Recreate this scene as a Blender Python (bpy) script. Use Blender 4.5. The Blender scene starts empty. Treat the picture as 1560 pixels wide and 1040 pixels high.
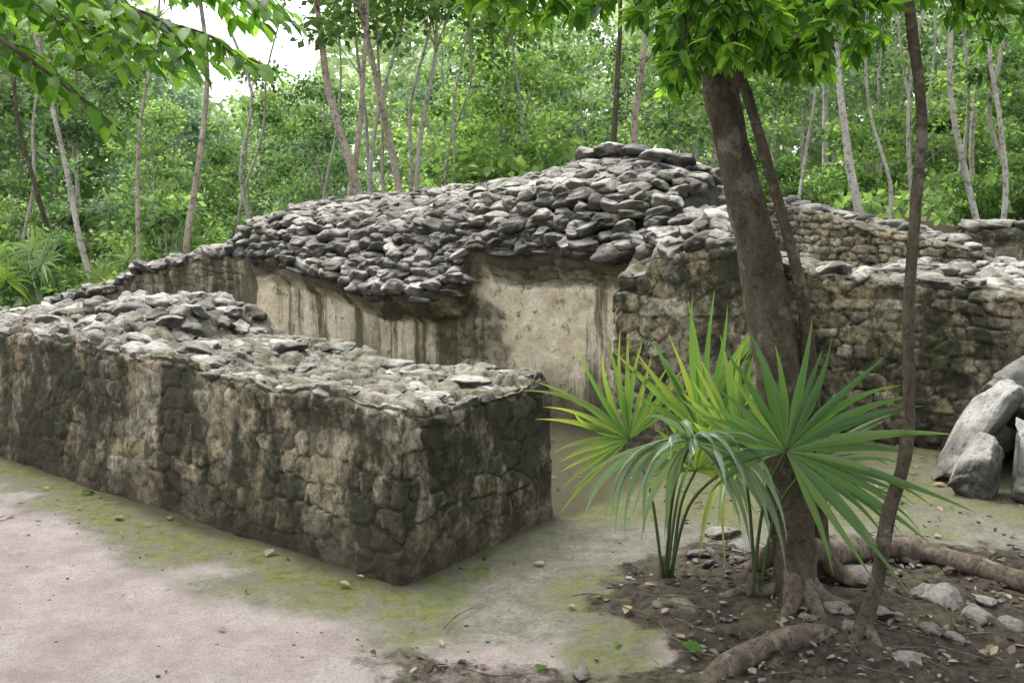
import bpy, bmesh, math, random
import numpy as np
from mathutils import Vector, Matrix

rng = np.random.default_rng(11)
random.seed(5)
scene = bpy.context.scene
COL = scene.collection

# ------------------------------------------------------------------ noise
def ihash(ix, iy, iz, seed):
    h = (ix.astype(np.int64)*374761393 + iy.astype(np.int64)*668265263 + iz.astype(np.int64)*1442695041 + seed*974711) & 0xffffffff
    h = ((h ^ (h >> 13))*1274126177) & 0xffffffff
    h = ((h ^ (h >> 15))*2246822519 & 0xffffffff)
    h = h ^ (h >> 16)
    return (h & 0xffffff)/float(0xffffff)

def vnoise(P, seed=0):
    P = np.asarray(P, float)
    I = np.floor(P).astype(np.int64); F = P-I
    F = F*F*(3-2*F)
    r = 0
    for a in (0, 1):
        for b in (0, 1):
            for c in (0, 1):
                w = (F[..., 0] if a else 1-F[..., 0])*(F[..., 1] if b else 1-F[..., 1])*(F[..., 2] if c else 1-F[..., 2])
                r = r + w*ihash(I[..., 0]+a, I[..., 1]+b, I[..., 2]+c, seed)
    return r*2-1

def fbm(P, seed=0, octv=4):
    P = np.asarray(P, float); r = 0; a = .5
    for o in range(octv):
        r = r + a*vnoise(P*(2**o)+o*17.3, seed+o); a *= .5
    return r

def ss(x):
    x = np.clip(x, 0, 1); return x*x*(3-2*x)

def masonry(s, z, cw, ch, seed, p=3.5):
    P = np.stack([s/cw*.45, z/ch*.45, 0*s+seed], -1)
    s = s+cw*.35*vnoise(P, seed+5); z = z+ch*.5*vnoise(P*.8, seed+6)
    P2 = np.stack([s/cw*2.3, z/ch*2.3, 0*s+seed], -1)
    s = s+cw*.10*vnoise(P2, seed+7); z = z+ch*.11*vnoise(P2, seed+8)
    X = s/cw; Z = z/ch
    r0 = np.floor(Z).astype(np.int64)
    F1 = np.full(X.shape, 9.); F2 = np.full(X.shape, 9.); ID = np.zeros(X.shape)
    zero = np.zeros_like(r0)
    for dr in (-1, 0, 1):
        r = r0+dr
        off = ihash(r, zero, zero, seed)*3
        wr = .6+1.1*ihash(r, zero+3, zero, seed)
        Xc = X/wr+off
        c0 = np.floor(Xc).astype(np.int64)
        for dc in (-1, 0, 1):
            c = c0+dc
            fx = c+.5+(ihash(r, c, zero+1, seed)-.5)*.75
            fz = r+.5+(ihash(r, c, zero+2, seed)-.5)*.5
            d = (np.abs(Xc-fx)**p+np.abs(Z-fz)**p)**(1/p)
            idn = ihash(r, c, zero+7, seed)
            new = d < F1
            F2 = np.where(new, F1, np.minimum(F2, d))
            ID = np.where(new, idn, ID)
            F1 = np.where(new, d, F1)
    return F2-F1, ID

# ------------------------------------------------------------------ mesh builder
class MB:
    def __init__(s): s.v = []; s.f = []; s.c = []; s.m = []; s.n = 0
    def add(s, v, f, c=None, m=0):
        v = np.asarray(v, float).reshape(-1, 3); f = np.asarray(f, np.int64)
        if c is None: c = (1, 1, 1, 1)
        c = np.asarray(c, float)
        if c.ndim == 1: c = np.tile(c, (len(v), 1))
        s.v.append(v); s.f.append(f+s.n); s.c.append(c); s.m.append(np.full(len(f), m)); s.n += len(v)
    def mesh(s, name, mats, smooth=True):
        v = np.concatenate(s.v); c = np.concatenate(s.c); m = np.concatenate(s.m)
        loops = np.concatenate([f.ravel() for f in s.f])
        tot = np.concatenate([np.full(len(f), f.shape[1]) for f in s.f])
        start = np.concatenate([[0], np.cumsum(tot)[:-1]])
        me = bpy.data.meshes.new(name)
        me.vertices.add(len(v)); me.vertices.foreach_set("co", v.ravel().astype(np.float32))
        me.loops.add(len(loops)); me.loops.foreach_set("vertex_index", loops.astype(np.int32))
        me.polygons.add(len(tot)); me.polygons.foreach_set("loop_start", start.astype(np.int32))
        for mt in mats: me.materials.append(mt)
        me.polygons.foreach_set("material_index", m.astype(np.int32))
        me.polygons.foreach_set("use_smooth", np.full(len(tot), smooth))
        me.update(calc_edges=True)
        a = me.color_attributes.new("Col", 'FLOAT_COLOR', 'POINT')
        a.data.foreach_set("color", c.ravel().astype(np.float32))
        me.validate()
        return me

def gridf(nu, nv):
    i = np.arange(nu-1)[:, None]*nv+np.arange(nv-1)[None, :]
    i = i.ravel()
    return np.stack([i, i+nv, i+nv+1, i+1], -1)

def add_obj(me, name, parent=None, label=None, category=None, group=None, kind=None, loc=None):
    o = bpy.data.objects.new(name, me); COL.objects.link(o)
    if parent: o.parent = parent
    if label: o["label"] = label
    if category: o["category"] = category
    if group: o["group"] = group
    if kind: o["kind"] = kind
    if loc is not None: o.location = loc
    return o

def catmull(P, sub):
    P = np.asarray(P, float); n = len(P)
    E = np.vstack([2*P[0]-P[1], P, 2*P[-1]-P[-2]])
    out = []
    for i in range(n-1):
        p0, p1, p2, p3 = E[i:i+4]
        for k in range(sub):
            t = k/sub
            out.append(.5*((2*p1)+(-p0+p2)*t+(2*p0-5*p1+4*p2-p3)*t*t+(-p0+3*p1-3*p2+p3)*t**3))
    out.append(P[-1]); return np.array(out)

def tube(pts, radii, nseg=8, sub=4, rough=0., seed=0, rs=6.):
    Q = catmull(np.column_stack([pts, radii]), sub)
    P = Q[:, :3]; R = np.maximum(Q[:, 3], .0008)
    T = np.gradient(P, axis=0); T /= np.linalg.norm(T, axis=1)[:, None]+1e-9
    a = np.array([1., 0, 0]) if abs(T[0][0]) < .8 else np.array([0, 1., 0])
    V = []; ang = np.arange(nseg)*2*np.pi/nseg
    nrm = np.cross(T[0], a); nrm /= np.linalg.norm(nrm)
    for i in range(len(P)):
        nrm = nrm-T[i]*np.dot(nrm, T[i]); nrm /= np.linalg.norm(nrm)
        b = np.cross(T[i], nrm)
        d = np.cos(ang)[:, None]*nrm+np.sin(ang)[:, None]*b
        r = np.full(nseg, R[i])
        if rough: r = r*(1+rough*fbm(d*1.3+np.array([0, 0, i*.22])+P[i]*rs*.2, seed, 3)*2)
        V.append(P[i]+d*r[:, None])
    n = len(P)
    V = np.concatenate(V+[P[:1], P[-1:]])
    j = np.arange(nseg); F = []
    for i in range(n-1):
        F.append(np.stack([i*nseg+j, i*nseg+(j+1) % nseg, (i+1)*nseg+(j+1) % nseg, (i+1)*nseg+j], -1))
    F = np.concatenate(F)
    c = n*nseg
    cap = [(c, (k+1) % nseg, k) for k in range(nseg)]+[(c+1, (n-1)*nseg+k, (n-1)*nseg+(k+1) % nseg) for k in range(nseg)]
    return V, F, np.array(cap)

def add_tube(mb, pts, radii, col=(1, 1, 1, 1), m=0, **k):
    V, F, C = tube(pts, radii, **k)
    n0 = mb.n
    mb.add(V, F, col, m)
    mb.f.append(C+n0); mb.m.append(np.full(len(C), m))

# ------------------------------------------------------------------ materials
class NT:
    def __init__(s, name):
        s.mat = bpy.data.materials.new(name); s.mat.use_nodes = True
        s.t = s.mat.node_tree; s.t.nodes.clear()
        s.out = s.t.nodes.new('ShaderNodeOutputMaterial')
    def n(s, typ, ins=None, **props):
        nd = s.t.nodes.new('ShaderNode'+typ)
        for k, v in props.items(): setattr(nd, k, v)
        for k, v in (ins or {}).items():
            if hasattr(v, 'is_linked') or hasattr(v, 'links'): s.t.links.new(v, nd.inputs[k])
            else: nd.inputs[k].default_value = v
        return nd
    def noise(s, scale, detail=6, rough=.6, vec=None, stretch=None):
        if vec is None: vec = s.n('TexCoord').outputs['Object']
        if stretch: vec = s.n('Mapping', {'Vector': vec, 'Scale': stretch}).outputs[0]
        return s.n('TexNoise', {'Vector': vec, 'Scale': scale, 'Detail': min(detail, 7), 'Roughness': rough}).outputs['Fac']
    def ramp(s, fac, stops):
        r = s.n('ValToRGB', {'Fac': fac}); e = r.color_ramp.elements
        while len(e) < len(stops): e.new(.5)
        for i, (p, c) in enumerate(stops):
            e[i].position = p; e[i].color = (c, c, c, 1) if not hasattr(c, '__len__') else (*c, 1)
        return r.outputs['Color']
    def mix(s, f, a, b, blend='MIX'):
        m = s.n('Mix', data_type='RGBA', blend_type=blend)
        for sock, v in ((m.inputs[0], f), (m.inputs[6], a), (m.inputs[7], b)):
            if hasattr(v, 'links'): s.t.links.new(v, sock)
            elif hasattr(v, '__len__'): sock.default_value = (*v, 1)
            elif sock == m.inputs[0]: sock.default_value = v
            else: sock.default_value = (v, v, v, 1)
        return m.outputs[2]
    def math(s, op, a, b=0., clamp=False):
        return s.n('Math', {0: a, 1: b}, operation=op, use_clamp=clamp).outputs[0]
    def attr(s):
        a = s.n('Attribute', attribute_name='Col'); s.alpha = a.outputs['Alpha']
        sp = s.n('SeparateColor', {'Color': a.outputs['Color']})
        return sp.outputs[0], sp.outputs[1], sp.outputs[2]
    def bump(s, h, strength, dist, nrm=None):
        i = {'Height': h, 'Strength': strength, 'Distance': dist}
        if nrm is not None: i['Normal'] = nrm
        return s.n('Bump', i).outputs[0]
    def upz(s):
        g = s.n('NewGeometry'); return s.n('SeparateXYZ', {0: g.outputs['Normal']}).outputs[2]
    def finish(s, color, rough=.9, nrm=None, spec=.25):
        i = {'Base Color': color, 'Roughness': rough, 'Specular IOR Level': spec}
        if nrm is not None: i['Normal'] = nrm
        p = s.n('BsdfPrincipled', i)
        s.t.links.new(p.outputs[0], s.out.inputs[0]); return s.mat

def mat_masonry(name, gain=1.0, dark=.9, tint=(1, 1, 1), d0=.43, blot=.6, top=.92, foot=.8):
    t = NT(name); R, G, B = t.attr()
    g = lambda a, b, c: (a*gain*tint[0], b*gain*tint[1], c*gain*tint[2])
    base = t.ramp(R, [(0, g(.13, .11, .075)), (.2, g(.24, .205, .14)), (.4, g(.34, .29, .19)), (.55, g(.22, .205, .165)), (.7, g(.37, .305, .19)), (.85, g(.46, .42, .33)), (1, g(.17, .155, .12))])
    fine = t.noise(34, 10, .72)
    base = t.mix(1., base, t.ramp(fine, [(.25, .5), (.5, .97), (.75, 1.5)]), 'MULTIPLY')
    lich = t.ramp(t.noise(4.5, 9, .75), [(.57, 0), (.64, .7)])
    base = t.mix(lich, base, g(.47, .43, .34))
    rust = t.ramp(t.noise(3.1, 7, .7), [(.55, 0), (.66, .4)])
    base = t.mix(rust, base, g(.29, .195, .095))
    base = t.mix(t.ramp(G, [(0, .85), (.55, 0)]), base, g(.055, .048, .033))
    st = t.ramp(t.noise(2.1, 8, .74, stretch=(1, 1, .55)), [(d0, 0), (d0+.09, dark)])
    base = t.mix(st, base, (.03, .033, .02))
    st2 = t.ramp(t.noise(11, 8, .75), [(.49, 0), (.58, blot)])
    base = t.mix(st2, base, (.035, .035, .022))
    gm = t.ramp(t.noise(3.7, 8, .75), [(.54, 0), (.63, .55)])
    base = t.mix(gm, base, (.08, .09, .035))
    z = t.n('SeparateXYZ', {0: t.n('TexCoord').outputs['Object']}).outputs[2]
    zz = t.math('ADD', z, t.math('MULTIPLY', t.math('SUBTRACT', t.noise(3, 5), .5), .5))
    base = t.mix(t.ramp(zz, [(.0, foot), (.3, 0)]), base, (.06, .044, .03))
    gr = t.mix(t.ramp(t.noise(9, 9, .75), [(.38, 0), (.60, 1)]), (.13, .12, .09), (.42, .39, .32))
    gr = t.mix(t.ramp(t.noise(3.3, 7, .7), [(.48, 0), (.60, .6)]), gr, (.13, .14, .055))
    gr = t.mix(t.ramp(G, [(.3, .85), (.7, 0)]), gr, (.05, .045, .03))
    base = t.mix(t.ramp(t.upz(), [(.5, 0), (.85, top)]), base, gr)
    h = t.math('ADD', t.noise(24, 10, .72), t.math('MULTIPLY', t.noise(90, 6, .7), .4))
    return t.finish(base, .92, t.bump(h, 1., .03))

def mat_plaster():
    t = NT('lime_plaster'); R, G, B = t.attr()
    cream = t.mix(t.ramp(t.noise(3.5, 9, .75), [(.38, 0), (.62, 1)]), (.66, .55, .36), (.88, .80, .62))
    ston = t.ramp(R, [(0, (.16, .14, .1)), (.4, (.30, .265, .19)), (.75, (.42, .38, .29)), (1, (.24, .22, .17))])
    ston = t.mix(t.ramp(G, [(0, .85), (.5, 0)]), ston, (.05, .045, .03))
    base = t.mix(B, ston, cream)
    base = t.mix(1., base, t.ramp(t.noise(30, 8, .75), [(.25, .6), (.5, .97), (.8, 1.15)]), 'MULTIPLY')
    streak = t.ramp(t.noise(2.4, 8, .66, stretch=(1.2, 1.2, .10)), [(.49, 0), (.56, .9)])
    base = t.mix(streak, base, (.075, .07, .035))
    blot = t.ramp(t.noise(4, 9, .78), [(.55, 0), (.63, .7)])
    base = t.mix(blot, base, (.24, .195, .11))
    blk = t.ramp(t.noise(8, 8, .75), [(.59, 0), (.65, .7)])
    base = t.mix(blk, base, (.07, .066, .038))
    damp = t.ramp(t.math('ADD', t.alpha, t.math('MULTIPLY', t.math('SUBTRACT', t.noise(4, 8, .72), .5), 1.4)), [(.45, 0), (.95, .85)])  # under-lip shade painted into the plaster colour together with wet staining
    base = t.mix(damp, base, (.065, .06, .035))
    gn = t.ramp(t.noise(1.2, 4, .6), [(.52, 0), (.7, .25)])
    base = t.mix(gn, base, (.22, .22, .1))
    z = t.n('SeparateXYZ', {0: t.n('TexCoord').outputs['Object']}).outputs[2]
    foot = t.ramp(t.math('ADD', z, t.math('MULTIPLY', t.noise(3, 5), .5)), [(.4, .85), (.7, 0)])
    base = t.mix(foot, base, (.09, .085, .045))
    h = t.math('ADD', t.noise(16, 9, .75), t.math('MULTIPLY', t.noise(80, 5, .7), .3))
    return t.finish(base, .92, t.bump(h, .8, .03))

def mat_stone(name, lo=.09, hi=.5, moss=.25, warm=(1, .97, .88), blk=.85, spk=.6, b=.022):
    t = NT(name); R, G, B = t.attr()
    w = lambda k: (k*warm[0], k*warm[1], k*warm[2])
    base = t.ramp(R, [(0, w(lo*1.2)), (.4, w(lo+(hi-lo)*.4)), (.75, w(lo+(hi-lo)*.7)), (1, w(hi))])
    base = t.mix(1., base, t.ramp(t.noise(18, 10, .75), [(.25, .45), (.5, .97), (.78, 1.45)]), 'MULTIPLY')
    d = t.ramp(t.noise(4.5, 9, .72), [(.48, 0), (.58, blk)])
    base = t.mix(d, base, (.055, .05, .037))
    sp = t.ramp(t.noise(30, 6, .7), [(.56, 0), (.64, spk)])
    base = t.mix(sp, base, (.055, .05, .038))
    m = t.ramp(t.noise(1.9, 6, .72), [(.51, 0), (.64, moss)])
    base = t.mix(m, base, (.10, .105, .045))
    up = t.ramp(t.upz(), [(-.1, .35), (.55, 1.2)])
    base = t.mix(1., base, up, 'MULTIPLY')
    h = t.math('ADD', t.noise(14, 10, .72), t.math('MULTIPLY', t.noise(70, 5, .7), .4))
    return t.finish(base, .93, t.bump(h, 1., b))

def mat_leaf(name, dark, mid, light, trans=.45, rough=.5, spec=.4, tgain=1.5, tc=(1.25, 1.3, .65), orr=(.7, 1.2)):
    t = NT(name); R, G, B = t.attr()
    base = t.ramp(R, [(0, dark), (.5, mid), (1, light)])
    obr = t.n('ObjectInfo').outputs['Random']
    base = t.mix(1., base, t.ramp(obr, [(0, (orr[0], orr[0]*1.12, orr[0]*1.15)), (.5, (1, 1, 1)), (1, (orr[1], orr[1]*.95, orr[1]*.82))]), 'MULTIPLY')
    tc = t.mix(1., base, (tc[0]*tgain, tc[1]*tgain, tc[2]*tgain), 'MULTIPLY')
    p = t.n('BsdfPrincipled', {'Base Color': base, 'Roughness': rough, 'Specular IOR Level': spec})
    tr = t.n('BsdfTranslucent', {'Color': tc})
    mx = t.n('MixShader', {0: trans, 1: p.outputs[0], 2: tr.outputs[0]})
    t.t.links.new(mx.outputs[0], t.out.inputs[0]); return t.mat

def mat_bark(name, a, b, c, sc=12, lichen=.4):
    t = NT(name)
    n1 = t.noise(sc, 9, .75, stretch=(1, 1, .4))
    base = t.ramp(n1, [(.3, a), (.52, b), (.72, c)])
    pat = t.ramp(t.noise(sc*.5, 7, .7), [(.55, 0), (.61, lichen)])
    base = t.mix(pat, base, (.36, .32, .25))
    base = t.mix(t.ramp(t.noise(sc*.3, 6, .7), [(.5, 0), (.62, .35)]), base, (.09, .095, .045))
    base = t.mix(t.ramp(t.noise(sc*3, 6, .75), [(.52, 0), (.62, .75)]), base, (.03, .025, .018))
    h = t.noise(sc*2.2, 9, .75, stretch=(1, 1, .3))
    return t.finish(base, .9, t.bump(h, 1., .03))

def mat_plain(name, a, b, sc=14):
    t = NT(name); base = t.ramp(t.noise(sc, 8, .75), [(.35, a), (.65, b)])
    return t.finish(base, .95, t.bump(t.noise(sc*3, 8, .75), .9, .03))

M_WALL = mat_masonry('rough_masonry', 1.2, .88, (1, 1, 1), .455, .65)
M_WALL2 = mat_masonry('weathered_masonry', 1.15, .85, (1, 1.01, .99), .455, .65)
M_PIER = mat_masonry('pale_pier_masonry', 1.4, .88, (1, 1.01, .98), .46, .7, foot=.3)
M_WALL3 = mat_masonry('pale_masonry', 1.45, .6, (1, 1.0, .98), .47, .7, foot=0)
M_PLA = mat_plaster()
M_CORE = mat_plain('dark_rubble_core', (.03, .027, .02), (.11, .10, .08))
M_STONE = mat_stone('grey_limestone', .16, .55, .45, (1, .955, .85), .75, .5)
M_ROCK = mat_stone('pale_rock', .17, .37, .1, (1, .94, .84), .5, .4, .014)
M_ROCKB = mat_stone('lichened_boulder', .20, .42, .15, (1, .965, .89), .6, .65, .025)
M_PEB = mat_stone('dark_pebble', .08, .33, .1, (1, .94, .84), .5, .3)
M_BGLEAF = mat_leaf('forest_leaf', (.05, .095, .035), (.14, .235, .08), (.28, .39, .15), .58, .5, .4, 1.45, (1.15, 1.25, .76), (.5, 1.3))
M_HAZELEAF = mat_leaf('hazed_far_leaf', (.20, .27, .17), (.29, .38, .24), (.41, .49, .33), .58, .6, .3, 1.38, (1.1, 1.18, .95))  # distance haze put into the leaf colour as paler, greyer greens
M_NEARLEAF = mat_leaf('broad_leaf', (.02, .065, .01), (.07, .165, .022), (.17, .31, .045), .52, .45, .3, 1.75)
M_PALM = mat_leaf('palm_leaf', (.055, .12, .035), (.115, .215, .06), (.33, .37, .08), .42, .35, .5, 1.4)
M_PALMB = mat_leaf('glossy_palm_leaf', (.12, .18, .10), (.20, .28, .17), (.30, .38, .25), .22, .22, 1., 1.2)
M_BARK = mat_bark('dark_mottled_bark', (.045, .036, .026), (.11, .088, .062), (.19, .16, .12), 13, .4)
M_BARKL = mat_bark('pale_bark', (.36, .32, .28), (.54, .50, .45), (.68, .64, .58), 5, .3)
M_BARKR = mat_bark('reddish_bark', (.34, .27, .22), (.50, .42, .35), (.62, .55, .48), 5, .3)
M_ROOT = mat_bark('root_bark', (.09, .068, .05), (.2, .16, .12), (.36, .30, .23), 16, .3)
M_STEM = mat_leaf('palm_stem', (.03, .05, .015), (.06, .09, .03), (.1, .12, .04), .1)
M_LITTER = mat_leaf('dry_leaf', (.045, .032, .023), (.13, .092, .062), (.36, .29, .21), .15, .8, .2)

# ------------------------------------------------------------------ terrain height
def ground_h(x, y):
    x = np.asarray(x, float); y = np.asarray(y, float)
    h = 1.5*ss((y-11)/5)*ss((x-3)/4)+1.2*ss((y-16)/20)*ss((x-1)/8)
    h = h+.07*np.exp(-((x-1.3)**2+(y-4.45)**2)/.45)
    P = np.stack([x*1.3, y*1.3, 0*x], -1)
    h = h+.02*fbm(P, 3, 3)+.25*fbm(P*.12, 9, 2)*ss((y-14)/10)
    return h
def gz(x, y): return float(ground_h(np.array([x]), np.array([y]))[0])

def soil_mask(x, y):
    bx = np.interp(y, [0, 3.2, 3.73, 3.96, 4.42, 5.0, 5.3, 5.6], [.1, -.2, .15, .42, .52, .6, .85, 1.4])
    n = fbm(np.stack([x*2.5, y*2.5, 0*x], -1), 21, 4)+.35*fbm(np.stack([x*12, y*12, 0*x], -1), 22, 3)
    a = ss((x-bx+n*.7+.12)/.5)
    b = ss((5.45+.08*(x-1)-y+n*.7)/.5)
    rub = ss((x+.6+n*.5)/.4)*ss((4.05-y+n*.4)/.25)*.62
    return np.clip(np.maximum(a*b, rub), 0, 1)

A = np.array([-.50, 4.71]); L = np.array([-.777, .63]); Wd = np.array([.561, .827])
def wall_dist(x, y):
    n = np.array([-.63, -.777])
    d1 = (x-A[0])*n[0]+(y-A[1])*n[1]
    n2 = np.array([.827, -.561])
    d2 = (x-A[0])*n2[0]+(y-A[1])*n2[1]
    return np.maximum(d1, d2)

def build_ground():
    def axis(lo, hi, near0, near1, step, grow):
        a = list(np.arange(near0, near1, step))
        s = step; x = a[-1]
        while x < hi: s *= grow; x += s; a.append(x)
        s = step; x = a[0]; pre = []
        while x > lo: s *= grow; x -= s; pre.append(x)
        return np.array(pre[::-1]+a)
    xs = axis(-450, 450, -4.2, 3.6, .024, 1.12)
    ys = axis(-60, 700, 2.6, 7.6, .024, 1.09)
    X, Y = np.meshgrid(xs, ys, indexing='ij'); x = X.ravel(); y = Y.ravel()
    near = ss((14-y)/4)*ss((8-np.abs(x))/2)
    s = soil_mask(x, y)
    z = ground_h(x, y)+near*(s*.045*fbm(np.stack([x*9, y*9, 0*x], -1), 4, 5)+.010*fbm(np.stack([x*11, y*11, 0*x], -1), 8, 3))
    d = wall_dist(x, y)
    n = fbm(np.stack([x*2.2, y*2.2, 0*x], -1), 31, 4)
    moss = ss((.42+n*.42-d)/.22)*ss((d+.1)/.15)
    moss = moss*np.where(x > -.1, .35, 1)
    tan = ss((.62+n*.5-d)/.4)
    tan = np.maximum(tan, ss((x+.9+n*.4)/.6)*ss((y-4.0+n*.4)/.4))
    m2 = ss((.36-np.abs(x-(.36+.15*(y-4))-n*.35))/.25)*ss((5.1-y)/.4)*ss((y-3.75+n)/.3)*.9
    m3 = ss((y-5.4+n*.5)/.4)*ss((x+.1)/.3)*(.85+.6*n)*ss((12-y)/3)
    far = ss((y-13)/3)
    moss = np.clip(np.maximum(np.maximum(moss, m2), m3), 0, 1)
    tan = np.clip(np.maximum(tan, np.maximum(m2, ss((y-5.0)/.4)*ss((x-.0)/.3))), 0, 1)
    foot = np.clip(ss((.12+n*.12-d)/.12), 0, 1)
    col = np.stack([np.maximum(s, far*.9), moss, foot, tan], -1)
    t = NT('ground_earth'); R, G, B = t.attr(); Al = t.alpha
    path = t.mix(t.ramp(t.noise(2.6, 9, .75), [(.38, 0), (.62, 1)]), (.34, .285, .26), (.49, .43, .40))
    path = t.mix(t.ramp(t.noise(100, 5, .75), [(.40, .6), (.5, 0)]), path, (.19, .15, .13))
    path = t.mix(t.ramp(t.noise(11, 8, .78), [(.52, 0), (.66, .45)]), path, (.27, .225, .19))
    path = t.mix(t.ramp(t.noise(60, 5, .7), [(.6, 0), (.68, .5)]), path, (.56, .52, .49))
    gg = t.mix(t.ramp(t.noise(6, 9, .75), [(.38, 0), (.62, 1)]), (.17, .165, .115), (.34, .33, .27))
    gg = t.mix(t.ramp(t.noise(45, 6, .75), [(.40, .6), (.52, 0)]), gg, (.12, .10, .07))
    mg = t.mix(t.ramp(t.noise(13, 9, .78), [(.35, 0), (.65, 1)]), (.09, .11, .028), (.23, .255, .06))
    mm = t.math('MULTIPLY', G, t.ramp(t.noise(6, 10, .8), [(.42, .0), (.53, .9)]))
    base = t.mix(t.ramp(t.math('ADD', Al, t.math('MULTIPLY', t.math('SUBTRACT', t.noise(9, 7, .75), .5), .8)), [(.2, 0), (.75, .92)]), path, gg)
    base = t.mix(mm, base, mg)
    so = t.mix(t.ramp(t.noise(20, 10, .8), [(.38, 0), (.66, 1)]), (.026, .021, .015), (.14, .115, .088))
    so = t.mix(t.ramp(t.noise(3, 7, .75), [(.50, 0), (.60, .55)]), so, (.14, .14, .07))
    sm = t.ramp(t.math('ADD', R, t.math('MULTIPLY', t.math('SUBTRACT', t.noise(14, 9, .78), .5), 1.5)), [(.3, 0), (.7, 1)])
    base = t.mix(sm, base, so)
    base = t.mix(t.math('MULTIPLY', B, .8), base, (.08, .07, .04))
    h = t.math('ADD', t.noise(30, 10, .78), t.math('MULTIPLY', t.noise(150, 4, .75), .4))
    mat = t.finish(base, .95, t.bump(h, 1., .028))
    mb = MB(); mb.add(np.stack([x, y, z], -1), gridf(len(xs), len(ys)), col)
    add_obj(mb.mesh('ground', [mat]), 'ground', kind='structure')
build_ground()

# ------------------------------------------------------------------ stones
def ico(sub):
    bm = bmesh.new(); bmesh.ops.create_icosphere(bm, subdivisions=sub, radius=1)
    v = np.array([q.co[:] for q in bm.verts]); f = np.array([[w.index for w in q.verts] for q in bm.faces]); bm.free()
    return v, f
ICO3 = ico(3); ICO4 = ico(4); ICO5 = ico(5)
def stone_shape(base, r, cuts=7, rough=.2, seed=0, pw=.62, lo=.72, hi=1.05):
    v = base[0].copy()
    v = np.sign(v)*np.abs(v)**pw
    v = v*(1+.16*r.normal(size=3)*np.roll(v, 1, 1))
    for _ in range(cuts):
        n = r.normal(size=3); n /= np.linalg.norm(n)
        t = v@n-r.uniform(lo, hi)
        v = v-np.outer(np.maximum(t, 0), n)*.95
    v = v*(1+rough*fbm(base[0]*1.5+seed*3.1, seed, 4)[:, None]*1.6)
    v -= (v.max(0)+v.min(0))/2
    v /= np.abs(v).max(0)
    return v
SV = [stone_shape(ICO3, rng, seed=i) for i in range(30)]
SV4 = [stone_shape(ICO4, rng, 9, .22, seed=i+50, pw=.7) for i in range(24)]

def rotm(yaw, tx, ty):
    return np.array((Matrix.Rotation(yaw, 3, 'Z')@Matrix.Rotation(tx, 3, 'X')@Matrix.Rotation(ty, 3, 'Y')))
def put_stone(mb, pos, size, yaw=0, tx=0, ty=0, m=0, hi=False, shade=None):
    v = (SV4 if hi else SV)[rng.integers(0, 24 if hi else 30)]
    if rng.random() < .5: v = v*np.array([-1, -1, 1])
    f = ICO4[1] if hi else ICO3[1]
    v = (v*np.asarray(size)/2)@rotm(yaw, tx, ty).T+np.asarray(pos)
    mb.add(v, f, (rng.random() if shade is None else shade, 1, 0, 1), m)
YAWL = math.atan2(L[1], L[0])

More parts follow.
